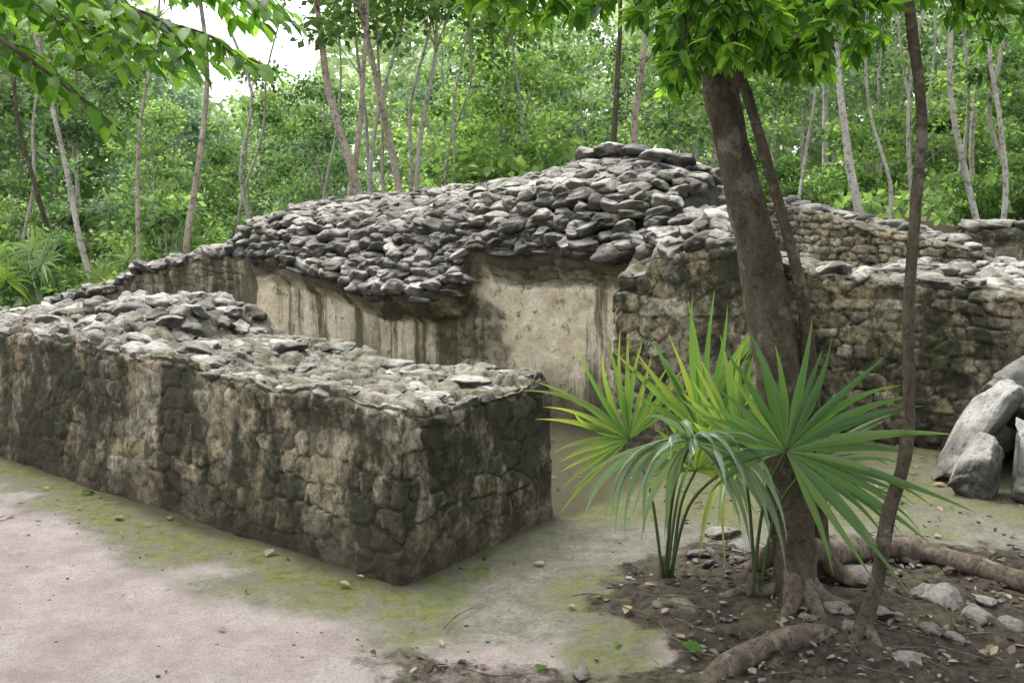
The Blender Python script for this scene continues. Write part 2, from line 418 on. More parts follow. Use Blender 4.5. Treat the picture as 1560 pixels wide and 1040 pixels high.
# ------------------------------------------------------------------ generic masonry wall
def build_wall(mb, O, Lv, Wv, ln, wd, H, ds=.018, cw=.17, ch=.11, amp=.035, batter=.05, seed=1, m=0, topamp=.04, tcell=(.19, .15), ermin=.0, lowf=1.0, gw=.12):
    O = np.array(O, float); Lv = np.array(Lv, float); Wv = np.array(Wv, float)
    C = [O+Lv*ln, O, O+Wv*wd, O+Wv*wd+Lv*ln, O+Lv*ln]
    pts = []
    for a, b in zip(C[:-1], C[1:]):
        d = np.linalg.norm(b-a); k = max(2, int(d/ds))
        pts += [a+(b-a)*i/k for i in range(k)]
    P = np.array(pts); n = len(P)
    k = 3; Ps = sum(np.roll(P, i, 0) for i in range(-k, k+1))/(2*k+1)
    T = np.roll(Ps, -2, 0)-np.roll(Ps, 2, 0); T /= np.linalg.norm(T, axis=1)[:, None]
    N = np.stack([T[:, 1], -T[:, 0]], -1)
    s = np.arange(n)*ds
    M = np.array([Lv, Wv]).T; uv = (P-O)@np.linalg.inv(M).T
    Hh = H(uv[:, 0], uv[:, 1])
    rows = int(Hh.max()/ds)+1
    t = np.linspace(0, 1, rows)
    S = np.repeat(s[:, None], rows, 1); Z = Hh[:, None]*t[None]-.06*(1-t)[None]
    F, ID = masonry(S, Z, cw, ch, seed)
    Q3 = np.stack([Ps[:, 0][:, None]+0*Z, Ps[:, 1][:, None]+0*Z, Z], -1)
    st = ss(F/(gw*(1+1.2*np.abs(fbm(Q3*6, seed+80, 2)))))
    lo = fbm(Q3*2.2, seed+40, 3)
    er = ss((fbm(Q3*3.0, seed+60, 3)+.14)/.25)
    er = np.maximum(er, .8*ss((Z-Hh[:, None]+.16)/.1))*ss(Z/.25)**.5
    er = np.maximum(er, ermin)
    disp = amp*(st*(.35+.75*ID)*(.12+.88*er))+amp*lowf*lo+amp*.6*fbm(Q3*17, seed+70, 4)
    disp -= batter*t[None]
    edge = ss((Z-(Hh[:, None]-.04))/.04); disp = disp-.03*edge
    X = Ps[:, 0][:, None]+N[:, 0][:, None]*disp; Y = Ps[:, 1][:, None]+N[:, 1][:, None]*disp
    V = np.stack([X, Y, Z], -1)
    V = np.concatenate([V, V[:1]]); col = np.stack([ID, st*(.3+.7*er)+.6*(1-er), 0*ID, 1+0*ID], -1); col = np.concatenate([col, col[:1]])
    mb.add(V.reshape(-1, 3), gridf(n+1, rows), col.reshape(-1, 4), m)
    nu = max(4, int(ln/(ds*1.1))); nv = max(4, int(wd/(ds*1.1)))
    u = np.linspace(.01, ln-.01, nu); v = np.linspace(.01, wd-.01, nv)
    U, Vv = np.meshgrid(u, v, indexing='ij')
    F, ID = masonry(U, Vv, tcell[0], tcell[1], seed+9)
    st = ss(F/.2)
    ed = np.minimum(np.minimum(U, ln-U), np.minimum(Vv, wd-Vv))
    ins = batter*.9
    cu = np.clip(U, ins, ln-ins); cv = np.clip(Vv, ins, wd-ins)
    XY = O+cu[..., None]*Lv+cv[..., None]*Wv
    Zt = H(U, Vv)+ss(ed/.08)*topamp*(st*(.3+1*ID)-.3)+topamp*fbm(np.stack([U*6, Vv*6, 0*U], -1), seed+3, 5)*ss(ed/.05)-.02*(1-ss(ed/.04))
    V = np.concatenate([XY, Zt[..., None]], -1)
    mb.add(V.reshape(-1, 3), gridf(nu, nv)[:, ::-1], np.stack([ID, .3+.7*st, 0*ID, 1+0*ID], -1).reshape(-1, 4), m)

# ---- low front wall
def H_front(u, v):
    e = np.interp(u, [0, .45, 1.05, 2, 2.6, 3.5, 6, 9], [.77, .81, .82, .86, .88, .90, .9, .85])
    e = e+.045*fbm(np.stack([u*4, 0*u, 0*u], -1), 77, 4)
    b = np.interp(u, [0, .8, 1.6, 2.45, 2.62, 3.2, 3.8, 4.3, 5, 6.5, 9], [.0, -.04, -.04, .0, .15, .17, .12, .07, .0, -.2, -.27])
    return e+b*ss((v-.12)/.5)-.04*ss(v/.3)*ss((1.3-v)/.3)*ss((2-u)/.5)
mb = MB()
build_wall(mb, A, L, Wd, 8.6, 1.35, H_front, ds=.0145, cw=.155, ch=.115, amp=.026, batter=.055, seed=3, topamp=.045, tcell=(.15, .11), lowf=1.1, ermin=.25, gw=.12)
front = add_obj(mb.mesh('low_stone_wall', [M_WALL]), 'stone_wall', label="low thick ruined masonry wall, mossy brown stones with rubble top", category="wall")
mb = MB()
def Hf(u, v): return float(H_front(np.array([u]), np.array([v]))[0])
v = .14
while v < 1.32:
    u = 1.5+rng.uniform(0, .2)
    while u < 8.4:
        wdt = rng.uniform(.11, .26)*(1.4 if rng.random() < .1 else 1)
        dens = np.interp(u, [1.5, 2.2, 2.6, 6.5, 8.4], [.25, .5, 1, .9, .7])
        if rng.random() < dens:
            p = A+L*(u+wdt/2)+Wd*(v+rng.normal()*.02)
            hh = rng.uniform(.08, .14)*np.interp(u, [1.5, 2.6], [.7, 1])
            put_stone(mb, (p[0], p[1], Hf(u+wdt/2, v)+rng.uniform(-.035, .03)), (wdt*1.12, rng.uniform(.12, .2), hh), YAWL+rng.normal()*.5, rng.normal()*.22+.1, rng.normal()*.25, hi=True)
        u += wdt*.9
    v += .12
for v0, keep in ((.1, .8), (1.22, .85)):
    u = .05
    while u < 8.4:
        wdt = rng.uniform(.09, .24)
        if rng.random() < keep:
            uu = u+wdt/2; v = v0+rng.uniform(-.02, .05)
            p = A+L*uu+Wd*v
            put_stone(mb, (p[0], p[1], Hf(uu, v)-.025), (wdt*1.1, rng.uniform(.11, .18), rng.uniform(.07, .12)), YAWL+rng.normal()*.2, rng.normal()*.1, rng.normal()*.1, hi=True)
        u += wdt
for _ in range(220):
    u = rng.uniform(.06, 2.4); v = rng.uniform(.1, 1.25)
    p = A+L*u+Wd*v
    s0 = rng.uniform(.02, .09)*(1.7 if rng.random() < .2 else 1)
    put_stone(mb, (p[0], p[1], Hf(u, v)+.008-s0*.08), (s0*1.3, s0, .02+.36*s0), rng.uniform(0, 6), rng.normal()*.15, rng.normal()*.15, hi=s0 > .08)
for (u, v, a, b) in ((.38, .98, .32, .22), (.85, 1.08, .26, .2), (.25, .5, .2, .15), (.18, 1.2, .22, .15)):
    p = A+L*u+Wd*v; put_stone(mb, (p[0], p[1], Hf(u, v)+.02), (a, b, .06), YAWL+rng.normal()*.3, .03, .02, hi=True, shade=.7)
add_obj(mb.mesh('wall_rubble', [M_STONE]), 'rubble_top', parent=front, label="heaped grey limestone rubble embedded in the wall")

# ---- rear vaulted building
C0 = np.array([.8, 8.2]); Nb = np.array([.63, .777])
def zlip(u):
    u = np.asarray(u, float)
    b = np.interp(u, [-.9, -.7, 0, 1.28, 1.38, 1.5, 1.8, 2.6, 3.3, 4.3, 4.8, 5.2, 5.6, 6.9, 7.5, 9, 10.5],
                  [.0, 1.1, 1.47, 1.46, 1.26, 1.08, 1.04, 1.02, 1.19, 1.31, 1.32, 1.29, 1.25, 1.04, .82, .5, -.1])
    j = np.round(fbm(np.stack([u*2.2, 0*u, 0*u+3], -1), 51, 2)*4)/4
    return b+.07*j*ss((u+.4)/.3)*ss((9-u)/.5)
def zrdg(u): return np.interp(u, [-.95, -.75, -.6, -.45, -.3, .1, .4, .7, 1.0, 2, 3.25, 4.3, 4.75, 5.0, 5.6, 6.9, 7.5, 9, 10.5],
                              [.0, 1.3, 1.7, 2.03, 2.11, 2.19, 2.23, 2.19, 2.12, 2.00, 1.91, 1.87, 1.77, 1.36, 1.28, 1.08, .88, .6, -.2])
def over(u): return np.interp(u, [-1, 0, 1.25, 1.5, 2.6, 3.4, 4.3, 4.8], [.12, .15, .17, .26, .30, .22, .15, .03])
WRD = .85
def prof(u, t):
    zl = zlip(u); zr = np.maximum(zrdg(u), zl+.02); ov = over(u)
    wk = [0*u, 0*u, -ov*.55, -ov, .08+0*u, WRD+0*u, 2.9+0*u]
    zk = [0*u-.1, zl-.30, zl-.17, zl, zl+.64*(zr-zl), zr, np.minimum(.3, zl*.3)-.2]
    i = np.clip(np.floor(t).astype(int), 0, 5); f = t-i
    w = 0; z = 0
    for k in range(6):
        m = (i == k)
        w = w+m*(wk[k]*(1-f)+wk[k+1]*f); z = z+m*(zk[k]*(1-f)+zk[k+1]*f)
    return w, z
mb = MB()
us = np.arange(-.95, 10.5, .022)
ts = np.concatenate([np.linspace(0, 1, 44, endpoint=False), np.linspace(1, 3, 24, endpoint=False), np.linspace(3, 5, 60, endpoint=False), np.linspace(5, 6, 14)])
U, T = np.meshgrid(us, ts, indexing='ij')
w, z = prof(U, T)
F, ID = masonry(U, z+T*.001, .17, .09, 44)
st = ss(F/.15)
Q = np.stack([U, z, w], -1)
pl = ss((fbm(Q*np.array([1.1, 1.6, 1]), 91, 4)+.42-.75*ss((1.3-U)/.2)*ss((z-1.05)/.12))/.08)*(T < 2.4)
pl = pl*ss((5.0-U)/.4)
pl = np.clip(pl, 0, 1)
d = (1-pl)*.025*st*(.4+ID)+pl*.04+.03*fbm(Q*2.2, 93, 3)+.016*fbm(Q*14, 94, 3)
d = np.where(T > 3, .05*fbm(Q*3, 95, 4), d)
w2 = w-np.where(T < 3, d, 0); z2 = z+np.where(T > 3, d, 0)-.03*(T > 3)
XY = C0+U[..., None]*L+w2[..., None]*Nb
V = np.concatenate([XY, z2[..., None]], -1)
mi = np.where(T[:-1, :-1].ravel() < 3, 0, 1)
f = gridf(len(us), len(ts))
damp_shade_f = ss((z-(zlip(U)-.52))/.42)*ss((5.0-U)/.6)  # mask for the painted shade and wet stain beneath the lip
mb.add(V.reshape(-1, 3), f, np.stack([ID, st, pl, damp_shade_f], -1).reshape(-1, 4), 0)
mb.m[-1] = mi
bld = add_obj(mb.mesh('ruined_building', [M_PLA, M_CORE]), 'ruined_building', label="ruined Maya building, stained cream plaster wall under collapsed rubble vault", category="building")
mb = MB()
def arc(u):
    tt = np.linspace(3.0, 5.12, 40); w_, z_ = prof(np.full(40, u), tt)
    return tt, np.concatenate([[0], np.cumsum(np.hypot(np.diff(w_), np.diff(z_)))]), w_, z_
s0 = .02
while s0 < 2.25:
    u = -.65
    while u < 9.6:
        wdt = rng.uniform(.12, .27)*(1.0 if rng.random() < .85 else 1.4)
        un = u+wdt*.43
        tt, cs, w_, z_ = arc(un)
        sa = s0+rng.normal()*.018+.02*float(vnoise(np.array([[un*2., s0, 0]]), 8)[0])
        if sa > cs[-1]: u += wdt*.88; continue
        ww = np.interp(sa, cs, w_); zz = np.interp(sa, cs, z_)
        jut = .10*float(fbm(np.array([[un*1.1, s0*3, 0]]), 5, 3)[0])+.02+rng.normal()*.012
        sz = (wdt*1.14, rng.uniform(.16, .26), rng.uniform(.095, .165))
        p = C0+L*un+Nb*(ww-jut)
        put_stone(mb, (p[0], p[1], zz+rng.normal()*.01), sz, YAWL+rng.normal()*.25, rng.normal()*.15+.02, rng.normal()*.16, hi=True, shade=(rng.random() if un < 5 else rng.uniform(.5, 1)))
        u += wdt*.88
    s0 += .086
for row in range(2):
    u = -.3
    while u < 4.6:
        wdt = rng.uniform(.18, .40); un = u+wdt/2
        w_, z_ = prof(np.array([un]), np.array([3.0]))
        p = C0+L*un+Nb*(float(w_[0])+.10+row*.03+rng.uniform(-.03, .03))
        put_stone(mb, (p[0], p[1], float(z_[0])-.05+row*.085), (wdt*1.05, rng.uniform(.26, .34), rng.uniform(.085, .13)), YAWL+rng.normal()*.08, rng.normal()*.04, rng.normal()*.05, hi=True, shade=rng.uniform(.2, .9))
        u += wdt
for (u, w0, z0, sx, sz) in ((.5, .75, 2.30, .34, .13), (.75, .8, 2.27, .3, .12), (.28, .8, 2.28, .3, .12), (.0, .7, 2.22, .32, .13), (-.2, .75, 2.17, .3, .13)):
    p = C0+L*u+Nb*w0
    put_stone(mb, (p[0], p[1], z0), (sx, .3, sz), YAWL+rng.normal()*.3, .05, rng.normal()*.1, hi=True)
add_obj(mb.mesh('vault_rubble', [M_STONE]), 'roof', parent=bld, label="collapsed vault of stacked grey limestone blocks")

# jamb pier
mb = MB()
Oj = np.array([1.70, 7.2]); Lj = np.array([-.975, .22]); Lj /= np.linalg.norm(Lj); Wj = np.array([.22, .975])
Wj /= np.linalg.norm(Wj)
def H_j(u, v): return np.interp(u, [0, .35, .70, .76, 1.1], [1.50, 1.46, 1.44, 1.30, 1.29])+.05*fbm(np.stack([u*6, v*6, 0*u], -1), 12, 3)+.1*ss((v-.2)/.4)*ss((.7-u)/.2)
build_wall(mb, Oj, Lj, Wj, .97, 1.2, H_j, ds=.016, cw=.2, ch=.14, amp=.042, batter=.02, seed=13, ermin=.45, gw=.13)
pier = add_obj(mb.mesh('door_pier', [M_PIER]), 'pier', parent=bld, label="pale mottled rough stone pier stepping forward beside the room")
mb = MB()
for _ in range(80):
    u = rng.uniform(.03, .70); v = rng.uniform(.05, 1.1)
    p = Oj+Lj*u+Wj*v
    sz = np.array([rng.uniform(.14, .34), rng.uniform(.14, .26), rng.uniform(.1, .19)])
    put_stone(mb, (p[0], p[1], float(H_j(np.array([u]), np.array([v]))[0])+rng.uniform(-.02, .16)*ss(v/.3)), sz, rng.uniform(0, 3), rng.normal()*.25, rng.normal()*.25, hi=True)
add_obj(mb.mesh('pier_rubble', [M_STONE]), 'rubble_top', parent=bld)

# right wall
Or = np.array([5.2, 5.75]); Wr = np.array([.63, .777])
def H_r(u, v): return np.interp(u, [0, 2, 2.6, 3.0, 4.3, 4.6], [1.0, 1.12, 1.2, 1.22, 1.36, 1.4])+.045*fbm(np.stack([u*5, v*5, 0*u], -1), 14, 3)
mb = MB()
build_wall(mb, Or, L, Wr, 4.5, .55, H_r, ds=.017, cw=.21, ch=.10, amp=.050, batter=.03, seed=23, ermin=.7, lowf=.7, gw=.14)
rw = add_obj(mb.mesh('right_wall', [M_WALL2]), 'stone_wall', label="coursed rubble wall, dark stained, topped with pale flat stones", category="wall")
mb = MB()
for row in range(2):
    u = .05
    while u < 4.4:
        wdt = rng.uniform(.14, .36); v = .12+row*.28
        p = Or+L*(u+wdt/2)+Wr*v
        if rng.random() < .85:
            put_stone(mb, (p[0], p[1], float(H_r(np.array([u]), np.array([v]))[0])+.02), (wdt, rng.uniform(.22, .32), rng.uniform(.08, .16)), YAWL+rng.normal()*.15, rng.normal()*.08, rng.normal()*.12, hi=True)
        u += wdt*.95
add_obj(mb.mesh('coping', [M_STONE]), 'coping', parent=rw, label="pale flat coping stones")

# rubble terrace behind right wall
Ot = Or+Wr*.5
def H_t(u, v):
    return (1.02+.22*ss((v-1)/3)+.1*fbm(np.stack([u*1.2, v*1.2, 0*u], -1), 15, 3))*ss((v+.05)/.1)*ss((4.6-v)/.8)*ss((u+.1)/.3)*ss((4.6-u)/.5)-.05
uu = np.linspace(-.1, 4.6, 110); vv = np.linspace(0, 4.6, 110)
U, Vv = np.meshgrid(uu, vv, indexing='ij')
XY = Ot+U[..., None]*L+Vv[..., None]*Wr
mb = MB(); mb.add(np.concatenate([XY, H_t(U, Vv)[..., None]], -1).reshape(-1, 3), gridf(110, 110)[:, ::-1], (.4, 1, 0, 1), 1)
for _ in range(700):
    u = rng.uniform(.1, 4.2); v = rng.uniform(.05, 4.1); p = Ot+L*u+Wr*v
    sz = np.array([rng.uniform(.13, .32), rng.uniform(.13, .24), rng.uniform(.08, .17)])
    put_stone(mb, (p[0], p[1], float(H_t(np.array([u]), np.array([v]))[0])+.03), sz, rng.uniform(0, 3), rng.normal()*.2, rng.normal()*.2)
add_obj(mb.mesh('rubble_terrace', [M_STONE, M_CORE]), 'rubble_terrace', label="low terrace of tumbled pale limestone rubble", category="ruin")

# far pale wall
Of = np.array([4.9, 11.0]); Lf = np.array([3.3-4.9, 13.4-11.0]); lf = np.linalg.norm(Lf); Lf /= lf; Wf = np.array([-Lf[1], Lf[0]])*-1
def H_f(u, v): return 1.36+.52*u/lf+.05*fbm(np.stack([u*3, v*3, 0*u], -1), 16, 3)
mb = MB(); build_wall(mb, Of, Lf, Wf, lf, .5, H_f, ds=.02, cw=.20, ch=.09, amp=.07, batter=.02, seed=33, ermin=.9, gw=.2)
fw = add_obj(mb.mesh('far_wall', [M_WALL3]), 'stone_wall', label="pale eroded stone wall on the upper terrace", category="wall")
mb = MB()
for u in np.arange(.1, lf, .16):
    p = Of+Lf*u+Wf*.25
    put_stone(mb, (p[0], p[1], float(H_f(np.array([u]), np.array([.2]))[0])+.03), (rng.uniform(.15, .28), .3, rng.uniform(.08, .2)), rng.uniform(0, 3), 0, rng.normal()*.1)
add_obj(mb.mesh('far_coping', [M_STONE]), 'coping', parent=fw)
Og = np.array([9.5, 10.2]); Lg = np.array([-.93, .37]); Wg = np.array([.37, .93])
def H_g(u, v): return 1.42+.03*u+.05*fbm(np.stack([u*3, v*3, 0*u], -1), 17, 3)
mb = MB(); build_wall(mb, Og, Lg, Wg, 4.6, .8, H_g, ds=.035, cw=.28, ch=.13, amp=.04, batter=.02, seed=36)
gw = add_obj(mb.mesh('terrace_wall', [M_WALL2]), 'stone_wall', label="low terrace wall of grey stone below the wooded slope", category="wall")
mb = MB()
for _ in range(120):
    u = rng.uniform(.1, 4.5); v = rng.uniform(.05, .75); p = Og+Lg*u+Wg*v
    put_stone(mb, (p[0], p[1], float(H_g(np.array([u]), np.array([v]))[0])+.04), (rng.uniform(.2, .4), .25, rng.uniform(.08, .16)), rng.uniform(0, 3), 0, rng.normal()*.15)
add_obj(mb.mesh('terrace_coping', [M_STONE]), 'coping', parent=gw)

# ---- boulders at right
def boulder(name, pos, size, rot, seed, label, mat=M_ROCKB, cuts=15, grp=None, shade=.8):
    r = np.random.default_rng(seed)
    v = stone_shape(ICO5, r, cuts, .12, seed, .5, .68, 1.0)
    v += .07*fbm(v*4, seed+1, 6)[:, None]*ICO5[0]
    v = v*np.array(size)/2
    m = MB(); m.add(v, ICO5[1], (shade, 1, 0, 1))
    o = add_obj(m.mesh(name, [mat]), 'boulder', label=label, category='rock', group=grp, loc=pos)
    o.rotation_euler = rot; return o
boulder('b1', (2.99, 6.62, .31), (.20, .36, .86), (.05, math.radians(38), .3), 1, "tall pale grey slab leaning against other boulders")
boulder('b2', (2.84, 6.25, .16), (.24, .3, .46), (.0, math.radians(26), .2), 2, "mid-sized pale limestone boulder standing on moss", shade=.6)
boulder('b3', (3.20, 6.12, .19), (.40, .42, .54), (.1, math.radians(26), .5), 3, "big rounded pale limestone boulder beside the wall", shade=.6)
boulder('b4', (3.35, 6.8, .52), (.4, .36, .46), (.2, math.radians(-20), .2), 4, "dark weathered boulder piled behind pale ones", shade=.0)
boulder('b5', (3.7, 6.6, .34), (.6, .6, .76), (.1, .1, .9), 5, "large weathered limestone boulder in the pile", shade=.3)
boulder('b6', (3.28, 6.95, .25), (.6, .4, .6), (.1, .2, .9), 6, "weathered limestone boulder low in the pile", shade=.3)

# ---- loose rocks around the tree (individuals)
rock_me = []
for i in range(8):
    m = MB(); m.add(stone_shape(ICO4, rng, 10, .2, i+80)/2, ICO4[1], (rng.uniform(.0, .9), 1, 0, 1)); rock_me.append(m.mesh('loose_rock', [M_ROCK]))
def rock(x, y, s, fl=.6):
    o = add_obj(rock_me[rng.integers(0, 8)], 'rock', label="small pale limestone rock on dark soil" if s < .13 else "fist-sized pale limestone rock beside tree roots", category='rock', group="loose rocks on the soil",
                loc=(x, y, gz(x, y)+s*fl*.08))
    o.scale = (s*rng.uniform(.9, 1.4), s, s*fl*rng.uniform(.8, 1.1)); o.rotation_euler = (rng.normal()*.2, rng.normal()*.2, rng.uniform(0, 6))
for (px, py, s) in ((1300, 895, .2), (1435, 925, .19), (1405, 915, .12), (1490, 950, .16), (1380, 855, .12), (1350, 830, .1), (1100, 815, .19), (1130, 840, .12), (1065, 850, .1),
                    (1180, 925, .08), (1270, 950, .15), (1230, 965, .08), (1500, 920, .11), (1540, 960, .12), (1415, 975, .10), (1340, 955, .12), (1300, 980, .1),
                    (1080, 870, .07), (1160, 905, .06), (885, 1030, .08), (1380, 1020, .12), (1120, 865, .08), (1455, 985, .09)):
    Y = 2652/(py-330); rock((px-780)*Y/1560, Y, s*.92)
for _ in range(10):
    x = rng.uniform(.5, 2.6); y = rng.uniform(3.5, 5.4)
    if soil_mask(np.array([x]), np.array([y]))[0] < .5 or x/y > .52: continue
    rock(x, y, rng.uniform(.03, .06))

mb = MB()
for _ in range(2600):
    x = rng.uniform(-3, 2.8); y = rng.uniform(3.2, 7)
    if wall_dist(np.array([x]), np.array([y]))[0] < .03 and x < .4: continue
    s = soil_mask(np.array([x]), np.array([y]))[0]
    if rng.random() > .12+.8*s: continue
    k = rng.uniform(.004, .014)*(1 if s > .4 else .6)
    v = SV[rng.integers(0, 30)]*np.array([k*1.2, k, k*.7])
    mb.add(v+np.array([x, y, gz(x, y)+k*.2]), ICO3[1], (rng.random()*.9, 1, 0, 1))
add_obj(mb.mesh('gravel', [M_PEB]), 'gravel', kind='stuff', label="small pebbles scattered over soil and path", category="gravel")

# ------------------------------------------------------------------ leaves
LT = np.array([[0, 0, 0], [.33, 0, .02], [.68, 0, .015], [1, 0, -.06], [.3, .5, .09], [.66, .42, .07], [.3, -.5, .09], [.66, -.42, .07]])
LF = np.array([[0, 6, 1], [1, 6, 7], [1, 7, 2], [2, 7, 3], [0, 1, 4], [1, 5, 4], [1, 2, 5], [2, 3, 5]])
DT = np.array([[0, 0, 0], [.45, .42, .06], [1, 0, -.08], [.45, -.42, .06]]); DF = np.array([[0, 3, 2, 1]])
def leaf_batch(mb, pos, d, up, size, wr=.45, cols=None, m=0, simple=False):
    Tm, Fm = (DT, DF) if simple else (LT, LF)
    pos = np.asarray(pos, float); n = len(pos)
    if n == 0: return
    d = d/(np.linalg.norm(d, axis=1)[:, None]+1e-9)
    s = np.cross(up, d); s /= np.linalg.norm(s, axis=1)[:, None]+1e-9
    nn = np.cross(d, s)
    size = np.broadcast_to(size, (n,))[:, None, None]; wr = np.broadcast_to(wr, (n,))[:, None, None]
    V = pos[:, None]+size*(Tm[None, :, 0:1]*d[:, None]+wr*Tm[None, :, 1:2]*s[:, None]+Tm[None, :, 2:3]*nn[:, None])
    F = (Fm[None]+np.arange(n)[:, None, None]*len(Tm)).reshape(-1, Fm.shape[1])
    if cols is None: cols = rng.random(n)
    c = np.repeat(np.stack([cols, 0*cols, 0*cols, 1+0*cols], -1), len(Tm), 0)
    mb.add(V.reshape(-1, 3), F, c, m)

mb = MB(); n = 16000
x = rng.uniform(-3, 3, n); y = rng.uniform(3.3, 9, n)
s = soil_mask(x, y); d = wall_dist(x, y)
clump = ss((fbm(np.stack([x*2.5, y*2.5, 0*x], -1), 71, 3)+.35)/.45)
keep = (rng.random(n) < .007+.95*s*clump+.08*(x > .9)+.05*(d < .12)) & ((d > .03) | (y > 6.2))
x = x[keep]; y = y[keep]; n = len(x)
a = rng.uniform(0, 6.28, n)
leaf_batch(mb, np.stack([x, y, ground_h(x, y)+.012], -1), np.stack([np.cos(a), np.sin(a), rng.normal(size=n)*.25], -1),
           np.stack([rng.normal(size=n)*.4, rng.normal(size=n)*.4, 1+0*a], -1), rng.uniform(.015, .06, n), rng.uniform(.3, .6, n), cols=rng.random(n)**1.8)
add_obj(mb.mesh('leaf_litter', [M_LITTER]), 'leaf_litter', kind='stuff', label="brown dry leaf litter on the soil", category="leaf litter")
mb = MB()
for _ in range(240):
    x = rng.uniform(-1.5, 2.6); y = rng.uniform(3.5, 6); s = soil_mask(np.array([x]), np.array([y]))[0]
    if (wall_dist(np.array([x]), np.array([y]))[0] < .05 and x < .4) or rng.random() > .04+s: continue
    a = rng.uniform(0, 6.28); l = rng.uniform(.03, .14)
    P = [(x+math.cos(a)*l*k+rng.normal()*.012, y+math.sin(a)*l*k+rng.normal()*.012, gz(x, y)+.012+.01*rng.random()) for k in (-1, 0, 1)]
    add_tube(mb, P, [.0025, .003, .0015], nseg=5, sub=3)
add_obj(mb.mesh('twigs', [M_ROOT]), 'twigs', kind='stuff', label="thin fallen twigs on the ground", category="twigs")
m = MB(); leaf_batch(m, [[-.5, 0, 0]], np.array([[1., 0, 0]]), np.array([[0, .1, 1.]]), 1., .6, cols=np.array([.6])); fme = m.mesh('fallen_leaf', [M_NEARLEAF])
m = MB(); leaf_batch(m, [[-.5, 0, 0]], np.array([[1., 0, 0]]), np.array([[0, .1, 1.]]), 1., .6, cols=np.array([.8])); fme2 = m.mesh('fallen_dry_leaf', [M_LITTER])
for (px, py, s, g) in ((1055, 1003, .12, 1), (955, 940, .07, 0), (825, 1022, .08, 1), (135, 752, .1, 1), (820, 862, .07, 0), (410, 845, .08, 0), (180, 790, .08, 0), (905, 920, .05, 1), (1240, 870, .05, 1), (525, 890, .06, 0), (1035, 985, .06, 0), (30, 765, .06, 0), (990, 905, .06, 0), (1430, 740, .08, 0),
                      (70, 745, .05, 0), (225, 800, .05, 0), (120, 775, .04, 0), (870, 930, .05, 0), (940, 990, .05, 1), (1190, 1000, .06, 0)):
    Y = 2652/(py-330); X = (px-780)*Y/1560
    o = add_obj(fme if g else fme2, 'fallen_leaf', label="fresh green fallen leaf on the ground" if g else "dry tan fallen leaf on the ground", category='leaf', group="fallen leaves", loc=(X, Y, gz(X, Y)+.015))
    o.scale = (s, s, s); o.rotation_euler = (.1, .1, rng.uniform(0, 6))

# ------------------------------------------------------------------ fan palms
def fan(mb, c, ax, nrm, n, span, ln, droop, w=.03, tint=.5, yellow=0., seed=0, skip=.0, start=2.2, asym=0.):
    r = np.random.default_rng(seed)
    c = np.array(c, float); ax = np.array(ax, float); ax /= np.linalg.norm(ax)
    nrm = np.array(nrm, float); nrm -= ax*np.dot(ax, nrm); nrm /= np.linalg.norm(nrm)
    sd = np.cross(nrm, ax); K = 14
    for i in range(n):
        if r.random() < skip: continue
        a = (i/(n-1)-.5)*span+r.normal()*.03
        l = ln*(1-.22*abs(i/(n-1)-.5)*2)*r.uniform(.78, 1.1)*(1+asym*math.sin(a))
        d = ax*math.cos(a)+sd*math.sin(a)+nrm*(.12+.06*(i % 2)+r.normal()*.07)
        d /= np.linalg.norm(d)
        t = np.linspace(0, 1, K)
        dr = droop*r.uniform(.6, 1.5)
        P = c+np.outer(t*l, d)
        P[:, 2] -= dr*l*(t**start)
        P += np.outer(t**2.5*l*r.normal()*.09, sd)+np.outer(t**2.5*l*r.normal()*.12, nrm)
        back = 1-.35*np.minimum(dr, 1.2)*t**2
        P[:, :2] = c[:2]+(P[:, :2]-c[:2])*back[:, None]
        T = np.gradient(P, axis=0); T /= np.linalg.norm(T, axis=1)[:, None]
        S = np.cross(np.tile(nrm, (K, 1)), T); S /= np.linalg.norm(S, axis=1)[:, None]+1e-9
        tw = (r.normal()*.7*np.maximum(t-.3, 0)**1.2)[:, None]
        Nn = np.cross(T, S)
        S = S*np.cos(tw)+Nn*np.sin(tw); Nn = np.cross(T, S)
        step = span/(n-1)
        wd = np.minimum(t*l*step*.60+.001, w*r.uniform(.42, .56)*np.minimum(1, (1-t)*1.35+.02))
        fold = .55
        Lf_ = P+S*wd[:, None]-Nn*(wd*fold)[:, None]; Rt = P-S*wd[:, None]-Nn*(wd*fold)[:, None]
        V = np.stack([Lf_, P, Rt], 1).reshape(-1, 3)
        F = []
        for k in range(K-1):
            F += [[3*k, 3*k+1, 3*k+4, 3*k+3], [3*k+1, 3*k+2, 3*k+5, 3*k+4]]
        ct = np.clip(tint+r.normal()*.14+yellow*np.repeat(t, 3)**2+(.5*np.repeat(t, 3)**8 if r.random() < .35 else 0), 0, 1)
        mb.add(V, F, np.stack([ct, 0*ct, 0*ct, 1+0*ct], -1))

